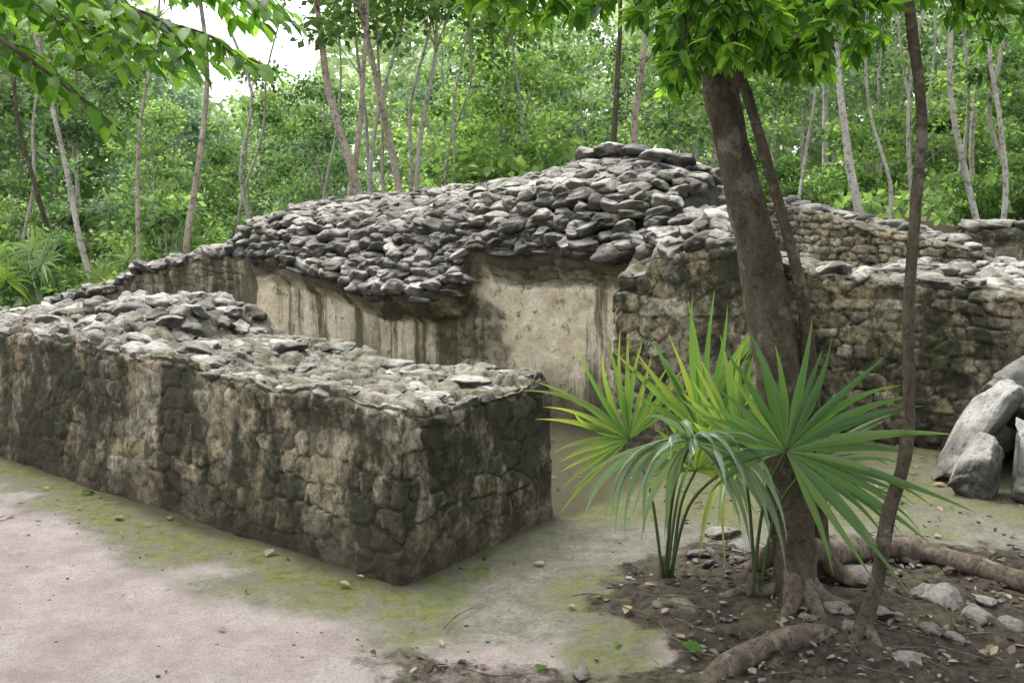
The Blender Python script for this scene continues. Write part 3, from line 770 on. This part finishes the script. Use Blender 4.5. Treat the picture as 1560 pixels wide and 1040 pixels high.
def palm(name, base, fans, label):
    e = bpy.data.objects.new(name, None); COL.objects.link(e)
    e.location = (base[0], base[1], gz(base[0], base[1])); e.empty_display_size = .1
    e["label"] = label; e["category"] = "palm"; e["group"] = "young fan palms"
    b = np.array([base[0], base[1], gz(base[0], base[1])])
    for i, f in enumerate(fans):
        mb = MB(); cc = np.array(f['c'], float)-b
        fan(mb, cc, f['ax'], f['n'], f.get('k', 22), f.get('span', 4.2), f['l'], f.get('droop', .2), f.get('w', .034), f.get('tint', .45), f.get('y', 0), seed=int(base[0]*1000+i*7+3) % 1000, skip=f.get('skip', .04), start=f.get('st', 2.2), asym=f.get('asym', 0))
        add_obj(mb.mesh('fan_leaf', [f.get('mat', M_PALM)]), 'frond', parent=e)
        mb = MB()
        st = np.array([rng.normal()*.02, rng.normal()*.02, -.02])
        ctl = st+(cc-st)*.55+np.array([(st-cc)[0]*.18, (st-cc)[1]*.18, .06])
        a = np.array(f['ax'], float); a /= np.linalg.norm(a)
        add_tube(mb, [st, ctl, cc, cc+a*.02], [.009, .007, .006, .003], (.4, 0, 0, 1), nseg=6, sub=6)
        add_obj(mb.mesh('petiole', [M_STEM]), 'petiole', parent=e)
    mb = MB()
    add_tube(mb, [(0, 0, -.04), (0, 0, .04), (.01, 0, .1)], [.03, .028, .014], nseg=8, sub=3, rough=.2)
    add_obj(mb.mesh('palm_base', [M_ROOT]), 'stem', parent=e)
    return e
palm('fan_palm', (.70, 4.74), [
    dict(c=(.74, 4.22, .77), ax=(-.25, -.7, .45), n=(.0, .42, .92), k=34, span=5.3, l=.62, droop=.75, tint=.6, w=.056, mat=M_PALMB, skip=0, st=2.0),
    dict(c=(.56, 4.88, .64), ax=(-.5, -.1, .65), n=(.25, -.85, .35), k=24, span=3.3, l=.60, droop=.12, tint=.6, y=.5, w=.038, skip=.08),
    dict(c=(.92, 4.95, .64), ax=(-.02, .05, 1), n=(.1, -1, .1), k=18, span=1.8, l=.70, droop=.03, tint=.5, w=.048),
    dict(c=(.95, 4.6, .56), ax=(.3, -.3, .3), n=(-.1, -.5, .85), k=24, span=4.4, l=.38, droop=.6, tint=.75, w=.04),
    dict(c=(.85, 4.75, .52), ax=(.1, -.2, .8), n=(.0, -.9, .4), k=18, span=3.4, l=.42, droop=.25, tint=.6, w=.04),
], "clump-forming young fan palm with drooping glossy green fronds on soil")
palm('fan_palm', (1.04, 4.42), [
    dict(c=(1.11, 4.15, .75), ax=(.42, .1, .9), n=(.05, -.9, .42), k=30, span=4.5, l=.66, droop=.16, tint=.42, w=.046, asym=-.2, skip=.06),
    dict(c=(1.0, 4.55, .70), ax=(-.3, .1, .95), n=(.3, -.8, .3), k=18, span=2.2, l=.52, droop=.06, tint=.6, w=.046),
    dict(c=(1.25, 4.38, .62), ax=(.9, .0, .3), n=(.0, -.6, .8), k=16, span=2.0, l=.56, droop=.3, tint=.4, w=.04),
], "young fan palm with wide radiating green frond in front of trunk")
for (x, y, zc, s) in ((-6.3, 13.0, 1.0, .85), (-5.3, 13.8, .85, .6)):
    palm('fan_palm', (x, y), [dict(c=(x+dx*s, y+dy*s, zc+dz), ax=(dx, dy, .5), n=(-dx*.4, -.6, .8), k=20, span=4.4, l=.62*s, droop=.25, tint=.6, w=.05)
                              for dx, dy, dz in ((-.4, 0, 0), (.35, .1, .1), (0, -.3, -.1), (.1, .3, .25))], "small fan palm at the edge of the forest")

# ------------------------------------------------------------------ main tree
def tree_empty(name, base, label, group=None):
    e = bpy.data.objects.new(name, None); COL.objects.link(e); e.location = base
    e["label"] = label; e["category"] = "tree"; e.empty_display_size = .3
    if group: e["group"] = group
    return e
def rosette(P, D, L_, r, n=12, size=.12):
    D = D/np.linalg.norm(D); a0 = r.uniform(0, 6.28)
    u = np.cross(D, [0, 0, 1.]); u /= np.linalg.norm(u)+1e-6; v = np.cross(D, u)
    for k in range(n):
        a = a0+k*2.4; sp = r.uniform(.5, 1.3)
        d = D*.6+(u*math.cos(a)+v*math.sin(a))*sp+np.array([0, 0, -.45*r.random()])
        L_['p'].append(P-D*r.uniform(0, .08)); L_['d'].append(d)
        L_['u'].append(np.array([0, 0, 1.])+r.normal(size=3)*.4); L_['s'].append(size*r.uniform(.6, 1.15))
def newL(): return dict(p=[], d=[], u=[], s=[])
def flushL(mb, L_, wr=.42, bias=0):
    n = len(L_['p']); leaf_batch(mb, np.array(L_['p']), np.array(L_['d']), np.array(L_['u']), np.array(L_['s']), wr, cols=np.clip(rng.random(n)+bias, 0, 1))

tb = np.array([1.22, 4.40, gz(1.22, 4.40)])
te = tree_empty('tree', tb, "leaning dark-barked tree with twin stem and exposed roots in soil")
mb = MB()
def loc(P): return np.array(P, float)-tb
add_tube(mb, loc([(1.21, 4.33, -.06), (1.215, 4.36, .06), (1.225, 4.42, .25), (1.215, 4.5, .5), (1.20, 4.54, .8), (1.17, 4.56, 1.1), (1.11, 4.58, 1.5), (1.015, 4.6, 1.93), (.925, 4.6, 2.34), (.88, 4.62, 2.7), (.8, 4.7, 3.5), (.75, 4.7, 4.4), (.8, 4.8, 5.4)]),
         [.115, .092, .088, .098, .102, .098, .09, .08, .072, .067, .06, .05, .03], nseg=28, sub=12, rough=.15, seed=3)
add_tube(mb, loc([(1.42, 4.72, -.05), (1.40, 4.68, .25), (1.36, 4.62, .6), (1.325, 4.56, .95), (1.30, 4.52, 1.2), (1.25, 4.48, 1.45), (1.155, 4.48, 1.8), (1.04, 4.48, 2.2), (.97, 4.48, 2.45), (.95, 4.5, 3.2)]),
         [.055, .048, .048, .04, .03, .026, .024, .024, .022, .02], nseg=12, sub=8, rough=.12, seed=8)
br = []
for (s0, e0, r0) in (((.88, 4.62, 2.8), (.0, 4.5, 3.1), .03), ((.86, 4.65, 3.0), (1.7, 4.2, 2.95), .035), ((.82, 4.7, 3.3), (.5, 3.6, 3.2), .03), ((.8, 4.7, 3.5), (1.9, 5.2, 3.4), .03),
                     ((.8, 4.7, 3.6), (-.4, 5.3, 3.6), .03), ((.88, 4.62, 2.75), (1.3, 4.0, 2.6), .02), ((.9, 4.62, 2.7), (.8, 3.9, 2.6), .02), ((.88, 4.62, 2.7), (.1, 4.4, 2.75), .02), ((.8, 4.7, 4), (1.4, 4.0, 4.2), .03), ((.8, 4.7, 4.2), (.2, 4.4, 4.4), .03)):
    s0 = np.array(s0); e0 = np.array(e0); md = (s0+e0)/2+rng.normal(size=3)*.08+np.array([0, 0, .08])
    add_tube(mb, [s0-tb, md-tb, e0-tb], [r0, r0*.7, r0*.25], nseg=7, sub=6)
    for t in np.linspace(.2, 1, 9): br.append(s0*(1-t)**2+2*t*(1-t)*md+e0*t*t)
br = np.array(br)
LL = newL(); tw = 0
while tw < 360:
    P = np.array([rng.uniform(-.4, 1.95), rng.uniform(3.8, 5.4), rng.uniform(2.15, 3.5)])
    if tw < 75: P = np.array([rng.uniform(.6, 1.25), rng.uniform(3.8, 4.5), rng.uniform(2.1, 2.6)])
    elif tw < 140: P = np.array([rng.uniform(-.3, .9), rng.uniform(3.9, 5.0), rng.uniform(2.45, 3.0)])
    px = 780+1560*P[0]/P[1]; py = 330-1560*(P[2]-1.7)/P[1]
    lim = np.interp(px, [640, 700, 820, 980, 1020, 1080, 1150, 1230, 1330, 1400], [-60, 15, 35, 40, 145, 100, 100, 130, 85, 0])
    if py > lim: continue
    if py < -90 and rng.random() < .75: continue
    b = br[np.argmin(np.linalg.norm(br-P, axis=1))]
    if np.linalg.norm(b-P) > 1.1: continue
    md = (b+P)/2+np.array([0, 0, .05])
    add_tube(mb, [b-tb, md-tb, P-tb], [.005, .003, .0015], nseg=4, sub=3)
    rosette(P-tb, P-b+np.array([0, 0, -.05]), LL, rng, 12, .095)
    tw += 1
add_obj(mb.mesh('trunk', [M_BARK]), 'trunk', parent=te)
mb = MB(); flushL(mb, LL, .4, .0); add_obj(mb.mesh('crown', [M_NEARLEAF]), 'crown', parent=te)
mb = MB()
def root(P, R, seed): add_tube(mb, np.array([(p[0], p[1], p[2]+gz(p[0], p[1])) for p in P])-tb, R, nseg=14, sub=9, rough=.25, seed=seed)
root([(1.25, 4.45, .2), (1.45, 4.72, .10), (1.7, 4.98, .06), (1.95, 5.05, .05), (2.15, 4.92, .04), (2.36, 4.66, .03), (2.65, 4.4, .0), (2.9, 4.2, -.08)], [.06, .06, .055, .053, .05, .046, .042, .03], 1)
root([(1.22, 4.38, .1), (1.27, 4.2, -.03), (1.26, 4.06, -.01), (1.16, 4.0, .02), (1.02, 3.95, .015), (.88, 3.88, .01), (.76, 3.78, .0), (.6, 3.6, -.1)], [.05, .03, .036, .042, .045, .045, .045, .03], 2)
root([(1.2, 4.40, .1), (1.12, 4.4, .03), (1.02, 4.46, .01), (.92, 4.42, .0), (.8, 4.45, -.04)], [.045, .03, .024, .018, .012], 3)
root([(1.2, 4.46, .2), (1.14, 4.6, .1), (1.12, 4.8, .0), (1.05, 4.95, -.05)], [.05, .04, .03, .02], 4)
root([(1.25, 4.38, .08), (1.33, 4.3, .02), (1.42, 4.32, .0), (1.55, 4.4, -.04)], [.045, .03, .022, .012], 5)
root([(1.4, 4.68, .1), (1.5, 4.6, .02), (1.65, 4.62, .0), (1.8, 4.55, -.04)], [.045, .03, .022, .012], 6)
root([(1.20, 4.36, .12), (1.17, 4.28, .03), (1.10, 4.2, -.03)], [.05, .035, .02], 7)
root([(1.23, 4.34, .08), (1.25, 4.26, .02), (1.3, 4.15, -.03)], [.045, .03, .02], 9)
add_obj(mb.mesh('roots', [M_ROOT]), 'root', parent=te, label="thick pale brown exposed roots")

# sapling
sb = np.array([1.376, 4.05, gz(1.376, 4.05)])
se = tree_empty('tree', sb, "slender wavy dark sapling trunk with forked foot")
mb = MB()
SP = [(1.37, 4.05, -.04), (1.39, 4.05, .08), (1.44, 4.05, .24), (1.49, 4.05, .53), (1.55, 4.05, .72), (1.57, 4.05, .95), (1.568, 4.05, 1.31), (1.60, 4.05, 1.78), (1.62, 4.05, 2.09), (1.575, 4.05, 2.5), (1.5, 4.1, 3.2), (1.55, 4.2, 3.9)]
add_tube(mb, np.array(SP)-sb, [.042, .034, .028, .027, .026, .024, .022, .021, .020, .02, .016, .01], nseg=14, sub=9, rough=.15, seed=12)
add_tube(mb, np.array([(1.39, 4.05, .1), (1.33, 3.98, .04), (1.25, 3.85, .0), (1.2, 3.75, -.05)])-sb, [.026, .024, .018, .01], nseg=9, sub=6, rough=.2, seed=13)
add_tube(mb, np.array([(1.39, 4.05, .1), (1.42, 3.95, .03), (1.44, 3.85, -.03)])-sb, [.026, .02, .012], nseg=9, sub=6, rough=.2, seed=14)
LL = newL()
for _ in range(100):
    P = np.array([rng.uniform(1.45, 2.7), rng.uniform(3.9, 5.1), rng.uniform(2.4, 3.3)])
    px = 780+1560*P[0]/P[1]; py = 330-1560*(P[2]-1.7)/P[1]
    if py > np.interp(px, [1300, 1400, 1480, 1560], [-10, 20, 75, 50]): continue
    b = np.array([1.53, 4.1, 2.7+rng.random()*.6])
    add_tube(mb, [b-sb, (b+P)/2-sb+np.array([0, 0, .08]), P-sb], [.008, .005, .002], nseg=4, sub=4)
    for t in (.55, .75, 1.): rosette(b+(P-b)*t-sb, P-b, LL, rng, 9, .085)
add_obj(mb.mesh('sapling_trunk', [M_BARK]), 'trunk', parent=se)
mb = MB(); flushL(mb, LL, .4, bias=.15); add_obj(mb.mesh('sapling_crown', [M_NEARLEAF]), 'crown', parent=se)

# overhanging tree at upper left (trunk stands outside the view)
ob = np.array([-2.9, 3.1, gz(-2.9, 3.1)])
oe = tree_empty('tree', ob, "broad-leaved tree whose leafy branch hangs over the path")
mb = MB()
add_tube(mb, np.array([(-2.9, 3.1, -.05), (-2.88, 3.1, .8), (-2.8, 3.05, 1.7), (-2.7, 3.0, 2.5), (-2.6, 3.1, 3.4), (-2.7, 3.1, 4.3)])-ob, [.12, .1, .09, .08, .06, .03], nseg=12, sub=5, rough=.1)
LL = newL()
def spray(P, dl=.034, size=.095):
    P = np.array(P, float); Q = catmull(P, 10)
    rr = np.linspace(.0035, .0012, len(P))
    add_tube(mb, P-ob, rr, nseg=5, sub=5)
    seg = np.linalg.norm(np.diff(Q, axis=0), axis=1); cs = np.concatenate([[0], np.cumsum(seg)])
    s = .03; k = 0
    while s < cs[-1]:
        p = np.array([np.interp(s, cs, Q[:, i]) for i in range(3)]); q = np.array([np.interp(s+.02, cs, Q[:, i]) for i in range(3)])
        t = q-p
        if np.linalg.norm(t) < 1e-4: break
        t /= np.linalg.norm(t)
        sd = np.cross(t, [0, 0, 1.]); sd /= np.linalg.norm(sd)+1e-9
        sg = 1 if k % 2 else -1
        d = t*.6+sd*sg*rng.uniform(.5, 1)+np.array([0, 0, -.5-.5*rng.random()])*rng.uniform(.2, 1)
        LL['p'].append(p-ob); LL['d'].append(d); LL['u'].append(np.array([0, 0, 1.])+rng.normal(size=3)*.5); LL['s'].append(size*rng.uniform(.6, 1.2))
        s += dl*rng.uniform(.7, 1.3); k += 1
    LL['p'].append(Q[-1]-ob); LL['d'].append(Q[-1]-Q[-3]); LL['u'].append(np.array([0, 0, 1.])); LL['s'].append(size)
main = [[(-2.7, 3.0, 2.5), (-2.1, 2.95, 2.55), (-1.45, 2.9, 2.42), (-1.0, 2.9, 2.26), (-.68, 2.95, 2.12)],
        [(-2.7, 3.0, 2.4), (-2.0, 2.8, 2.4), (-1.5, 2.75, 2.25), (-1.2, 2.75, 2.05), (-1.05, 2.75, 1.93)],
        [(-2.7, 3.0, 2.6), (-2.0, 3.2, 2.7), (-1.4, 3.2, 2.6), (-.9, 3.2, 2.45)],
        [(-2.7, 3.0, 2.45), (-2.1, 3.2, 2.5), (-1.6, 3.3, 2.4), (-1.2, 3.3, 2.25)],
        [(-2.7, 3.0, 2.7), (-2.0, 3.5, 2.8), (-1.5, 3.6, 2.7), (-1.0, 3.6, 2.55)],
        [(-2.65, 3.0, 2.9), (-2.0, 2.7, 2.9), (-1.3, 2.6, 2.7), (-.8, 2.6, 2.5)]]
for Pm in main:
    add_tube(mb, np.array(Pm)-ob, np.linspace(.010, .0025, len(Pm)), nseg=6, sub=6)
    Q = catmull(np.array(Pm), 12)
    for i in range(12, len(Q), 1):
        for sg in (-1, 1):
            if rng.random() < .22: continue
            p = Q[i]; t = Q[min(i+1, len(Q)-1)]-Q[i-1]; t /= np.linalg.norm(t)
            sd = np.array([t[1], -t[0], 0])*sg
            l = rng.uniform(.14, .36)
            e = p+(t*rng.uniform(.4, .9)+sd*rng.uniform(.3, .9))*l+np.array([0, 0, -rng.uniform(.0, .5)*l])
            px = 780+1560*e[0]/e[1]; py = 330-1560*(e[2]-1.7)/e[1]
            if py > np.interp(px, [0, 60, 160, 230, 300, 430, 440], [100, 130, 205, 190, 110, 100, 50]): continue
            spray([p, (p+e)/2+np.array([0, 0, .02]), e], .033, .086)
    spray([Pm[-3], Pm[-2], Pm[-1]], .035, .088)
add_obj(mb.mesh('hanging_tree_trunk', [M_BARK]), 'trunk', parent=oe)
mb = MB(); flushL(mb, LL, .42, .1); add_obj(mb.mesh('hanging_crown', [M_NEARLEAF]), 'crown', parent=oe)

# ------------------------------------------------------------------ forest
def crown_clusters(r, lo, hi, rad, n, xoff=lambda z: (0, 0)):
    out = []
    while len(out) < n:
        z = r.uniform(lo, hi); t = (z-lo)/(hi-lo)
        rr = rad*math.sqrt(max(.05, math.sin(math.pi*min(.97, .12+.8*t))))*math.sqrt(r.random())
        a = r.uniform(0, 6.28); o = xoff(z)
        out.append((o[0]+rr*math.cos(a), o[1]+rr*math.sin(a), z))
    return np.array(out)
def make_tree(seed, H, rt, lo, rad, ncl, nl, ls, bark, leaf, lean=(0, 0), wig=.12, cr=.5, nstem=1):
    r = np.random.default_rng(seed)
    tm = MB(); cm = MB(); stems = []
    for s in range(nstem):
        K = 7; zz = np.linspace(-.3, H*.93, K)
        off = np.cumsum(r.normal(size=(K, 2))*wig*H/9, 0); off -= off[0]
        sl = np.array(lean)+(r.normal(size=2)*.14 if nstem > 1 else 0)
        P = np.column_stack([off[:, 0]+sl[0]*zz+(r.normal()*.15 if nstem > 1 else 0), off[:, 1]+sl[1]*zz, zz])
        add_tube(tm, P, np.linspace(rt*1.15, rt*.25, K), nseg=8, sub=4, rough=.08, seed=seed)
        stems.append(P)
    P = stems[0]
    xo = lambda z: (np.interp(z, P[:, 2], P[:, 0]), np.interp(z, P[:, 2], P[:, 1]))
    C = crown_clusters(r, lo, H, rad, ncl, xo)
    for c in C:
        S = stems[r.integers(0, nstem)]
        zb = max(.3, c[2]-np.hypot(c[0]-xo(c[2])[0], c[1]-xo(c[2])[1])*.7-.2)
        b = np.array([np.interp(zb, S[:, 2], S[:, 0]), np.interp(zb, S[:, 2], S[:, 1]), zb])
        md = (b+c)/2+r.normal(size=3)*.1
        add_tube(tm, [b, md, c], [rt*.28, rt*.18, rt*.06], nseg=4, sub=2)
        n = int(nl*r.uniform(.5, 1.4)); k = cr*r.uniform(.7, 1.3)
        q = r.normal(size=(n, 3))*np.array([k, k, k*.42])*.55
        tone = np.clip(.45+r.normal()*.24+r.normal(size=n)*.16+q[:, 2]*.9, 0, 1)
        d = q/(np.linalg.norm(q, axis=1)[:, None]+.05)+r.normal(size=(n, 3))*.5+np.array([0, 0, -.35])
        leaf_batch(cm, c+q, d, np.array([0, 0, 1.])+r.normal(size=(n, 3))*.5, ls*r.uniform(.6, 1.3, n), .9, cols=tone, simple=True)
    return tm.mesh('forest_trunk', [bark]), cm.mesh('forest_crown', [leaf])
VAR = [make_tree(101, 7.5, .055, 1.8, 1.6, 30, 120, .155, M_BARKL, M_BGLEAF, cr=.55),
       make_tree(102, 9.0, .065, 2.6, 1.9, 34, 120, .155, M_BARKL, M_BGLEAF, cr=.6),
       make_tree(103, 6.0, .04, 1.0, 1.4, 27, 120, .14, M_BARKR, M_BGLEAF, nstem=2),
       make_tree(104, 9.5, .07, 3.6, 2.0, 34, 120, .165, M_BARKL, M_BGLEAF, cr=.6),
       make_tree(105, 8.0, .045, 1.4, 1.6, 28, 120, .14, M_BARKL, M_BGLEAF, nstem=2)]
FARV = [make_tree(111, 10, .08, 1.5, 2.5, 46, 90, .28, M_BARKL, M_HAZELEAF, cr=.8),
        make_tree(112, 12, .09, 2.5, 2.8, 50, 90, .30, M_BARKL, M_HAZELEAF, cr=.9)]
BUSH = [make_tree(121, 1.7, .02, .15, 1.0, 24, 110, .12, M_BARKL, M_BGLEAF, nstem=4, cr=.35),
        make_tree(122, 2.5, .025, .2, 1.2, 30, 110, .14, M_BARKR, M_BGLEAF, nstem=4, cr=.4),
        make_tree(123, 1.2, .02, .1, .8, 18, 110, .10, M_BARKL, M_BGLEAF, nstem=4, cr=.3)]
def place(var, x, y, s, name, label, group, cat='tree'):
    e = bpy.data.objects.new(name, None); COL.objects.link(e)
    e.location = (x, y, gz(x, y)); e.rotation_euler = (0, 0, rng.uniform(0, 6.28)); e.scale = (s, s, s*rng.uniform(.92, 1.08))
    e["label"] = label; e["category"] = cat; e["group"] = group
    add_obj(var[0], 'trunk' if cat == 'tree' else 'stem', parent=e); add_obj(var[1], 'crown' if cat == 'tree' else 'foliage', parent=e)
def skylim(px):
    return np.interp(px, [-200, 200, 270, 330, 490, 535, 650, 690, 820, 860, 1800], [.35, .35, .22, .125, .14, .34, .34, .20, .20, .40, .40])
hts = [7.5, 9, 6, 9.5, 8.0]
for Y0, dx in ((18.5, 4.0), (22.5, 3.8), (27, 3.8), (32, 4.0)):
    x = -Y0*.60
    while x < Y0*.60:
        X = x+rng.uniform(-1.5, 1.5); Y = Y0+rng.uniform(-1.8, 1.8)
        k = rng.integers(0, 5); px = 780+1560*X/Y
        half = 1.8/Y*1560
        mx = 1.7+min(skylim(px), skylim(px-half*.7), skylim(px+half*.7))*Y-gz(X, Y)
        s = min(rng.uniform(.7, 1.2), mx/hts[k])
        place(VAR[k], X, Y, s, 'tree', "slender forest tree with light green crown", "forest trees behind the ruins")
        x += dx
for Y0, dx in ((39, 5), (46, 6)):
    x = -Y0*.60
    while x < Y0*.60:
        X = x+rng.uniform(-1.5, 1.5); Y = Y0+rng.uniform(-2.5, 2.5); k = rng.integers(0, 2); px = 780+1560*X/Y
        mx = 1.7+min(skylim(px), skylim(px-70), skylim(px+70))*Y-gz(X, Y)
        s = min(rng.uniform(.8, 1.3), mx/[10, 12][k])
        place(FARV[k], X, Y, s, 'tree', "distant forest tree, haze painted into its pale green crown", "distant forest trees")
        x += dx
for Y0, dx in ((16, 2.0), (19.5, 2.4), (23.5, 2.8), (29, 3.4)):
    x = -Y0*.58
    while x < Y0*.58:
        X = x+rng.uniform(-.7, .7); Y = Y0+rng.uniform(-1, 1)
        k = rng.integers(0, 3)
        place(BUSH[k], X, Y, rng.uniform(.5, 1.25), 'bush', "leafy green shrub in the forest undergrowth", "forest undergrowth shrubs", 'bush')
        x += dx
for (X, Y, s) in ((5.1, 12.4, .45), (5.6, 12.7, .5), (6.0, 12.3, .4), (4.7, 13.2, .45), (6.6, 12.9, .5)):
    place(BUSH[2], X, Y, s, 'bush', "small bright green shrub on the stony slope", "slope shrubs", 'bush')

def slender(X, Y, lean, H, r, seed, bark, label, lo=.6, ncl=9, wig=.18):
    v = make_tree(seed, H, r, H*lo, 1.2, ncl, 110, .14, bark, M_BGLEAF, lean=(lean, 0), wig=wig)
    e = bpy.data.objects.new('tree', None); COL.objects.link(e); e.location = (X, Y, gz(X, Y))
    e["label"] = label; e["category"] = 'tree'; e["group"] = "slender trunks in front of the forest"
    add_obj(v[0], 'trunk', parent=e); add_obj(v[1], 'crown', parent=e)
for i, (px, Y, pt, r, b) in enumerate(((553, 15.5, 500, .075, 'R'), (560, 16, 590, .06, 'R'), (606, 16.5, 590, .045, 'L'), (630, 16, 610, .07, 'R'), (640, 17, 655, .055, 'L'), (600, 17.5, 640, .04, 'L'),
        (295, 15, 268, .05, 'R'), (385, 17, 372, .035, 'L'), (140, 14.5, 60, .045, 'L'), (10, 15, 14, .04, 'L'), (1285, 14, 1235, .07, 'L'), (1470, 14, 1400, .045, 'L'), (1515, 15, 1505, .04, 'L'), (1540, 17, 1530, .05, 'L'),
        (930, 15, 945, .055, 'D'), (958, 15.5, 1000, .07, 'R'), (800, 19, 806, .035, 'L'), (465, 18, 470, .03, 'L'), (1235, 16, 1228, .03, 'L'), (1350, 17, 1345, .035, 'L'), (1445, 18, 1450, .04, 'L'), (245, 14.5, 250, .035, 'R'), (85, 17, 80, .045, 'D'),
        (330, 20, 350, .035, 'L'), (690, 19, 680, .035, 'L'), (720, 22, 735, .05, 'L'), (1410, 16, 1425, .03, 'L'), (1490, 20, 1480, .05, 'L'), (40, 19, 55, .035, 'L'),
        (615, 18, 600, .04, 'L'), (660, 18, 690, .03, 'L'), (580, 19, 575, .04, 'L'))):
    X = (px-780)*Y/1560
    lean = (pt-px)/1560*Y/(.2115*Y)
    X0 = X-lean*1.7
    bark = {'R': M_BARKR, 'L': M_BARKL, 'D': M_BARK}[b]
    H = rng.uniform(6.5, 8.5)
    slender(X0, Y, lean, H, r, 300+i, bark, {'R': "slender reddish-barked tree standing before dense forest", 'L': "slender pale-barked tree standing before dense forest", 'D': "dark-barked tree among forest undergrowth"}[b], lo=.82 if 290 < px < 520 else .66)

# far foliage wall, one uncountable mass
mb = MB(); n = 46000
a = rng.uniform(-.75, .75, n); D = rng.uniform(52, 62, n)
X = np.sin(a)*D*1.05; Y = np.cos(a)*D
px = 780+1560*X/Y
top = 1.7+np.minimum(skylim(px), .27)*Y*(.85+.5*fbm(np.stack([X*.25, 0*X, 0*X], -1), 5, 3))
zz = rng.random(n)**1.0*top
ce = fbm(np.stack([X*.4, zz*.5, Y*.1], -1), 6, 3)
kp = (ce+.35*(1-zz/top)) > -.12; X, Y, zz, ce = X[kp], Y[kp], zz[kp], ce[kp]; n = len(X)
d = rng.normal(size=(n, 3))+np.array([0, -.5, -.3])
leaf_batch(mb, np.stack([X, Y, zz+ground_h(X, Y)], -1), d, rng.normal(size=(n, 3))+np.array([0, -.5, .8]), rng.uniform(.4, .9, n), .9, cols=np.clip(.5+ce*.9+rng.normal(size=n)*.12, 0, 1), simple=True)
add_obj(mb.mesh('distant_forest', [M_HAZELEAF]), 'distant_forest', kind='stuff', label="distant mass of forest foliage, haze painted into its pale green", category="forest")
mb = MB(); n = 14000
Y = rng.uniform(13.2, 34, n); X = rng.uniform(-.6, .6, n)*Y
cl = fbm(np.stack([X*.6, Y*.6, 0*X], -1), 61, 3); k = cl > -.05; X = X[k]; Y = Y[k]; n = len(X)
d = rng.normal(size=(n, 3))*.7+np.array([0, 0, .5])
leaf_batch(mb, np.stack([X, Y, ground_h(X, Y)+rng.uniform(0, .5, n)], -1), d, rng.normal(size=(n, 3))*.6+np.array([0, 0, 1]), rng.uniform(.12, .28, n), .8, simple=True)
add_obj(mb.mesh('undergrowth', [M_BGLEAF]), 'undergrowth', kind='stuff', label="low leafy green undergrowth on forest floor", category="undergrowth")

# ------------------------------------------------------------------ light, sky, camera
w = bpy.data.worlds.new("World"); scene.world = w; w.use_nodes = True
nt = w.node_tree; nt.nodes.clear()
sky = nt.nodes.new('ShaderNodeTexSky'); sky.sky_type = 'NISHITA'; sky.sun_disc = False
EL = math.radians(62); AZ = math.radians(-40)
sky.sun_elevation = EL; sky.sun_rotation = AZ; sky.dust_density = 4; sky.air_density = 1.2
hs = nt.nodes.new('ShaderNodeHueSaturation'); hs.inputs['Saturation'].default_value = .2; hs.inputs['Value'].default_value = 2.8
bg = nt.nodes.new('ShaderNodeBackground'); bg.inputs['Strength'].default_value = .15
out = nt.nodes.new('ShaderNodeOutputWorld')
nt.links.new(sky.outputs[0], hs.inputs['Color']); nt.links.new(hs.outputs[0], bg.inputs[0]); nt.links.new(bg.outputs[0], out.inputs[0])
sd = bpy.data.lights.new('sun', 'SUN'); sd.energy = 1.5; sd.angle = math.radians(25); sd.color = (1, .96, .9)
so = bpy.data.objects.new('sun', sd); COL.objects.link(so)
dirv = Vector((math.sin(AZ)*math.cos(EL), math.cos(AZ)*math.cos(EL), math.sin(EL)))
so.rotation_euler = dirv.to_track_quat('Z', 'Y').to_euler()

cd = bpy.data.cameras.new('camera'); cam = bpy.data.objects.new('camera', cd); COL.objects.link(cam)
cam.location = (0, 0, 1.7); cam.rotation_euler = (math.radians(90), 0, 0)
cd.sensor_width = 36; cd.lens = 36; cd.shift_y = -190/1560; cd.clip_end = 2000; cd.clip_start = .05
scene.camera = cam
scene.view_settings.view_transform = 'Standard'; scene.view_settings.look = 'None'; scene.view_settings.exposure = 0
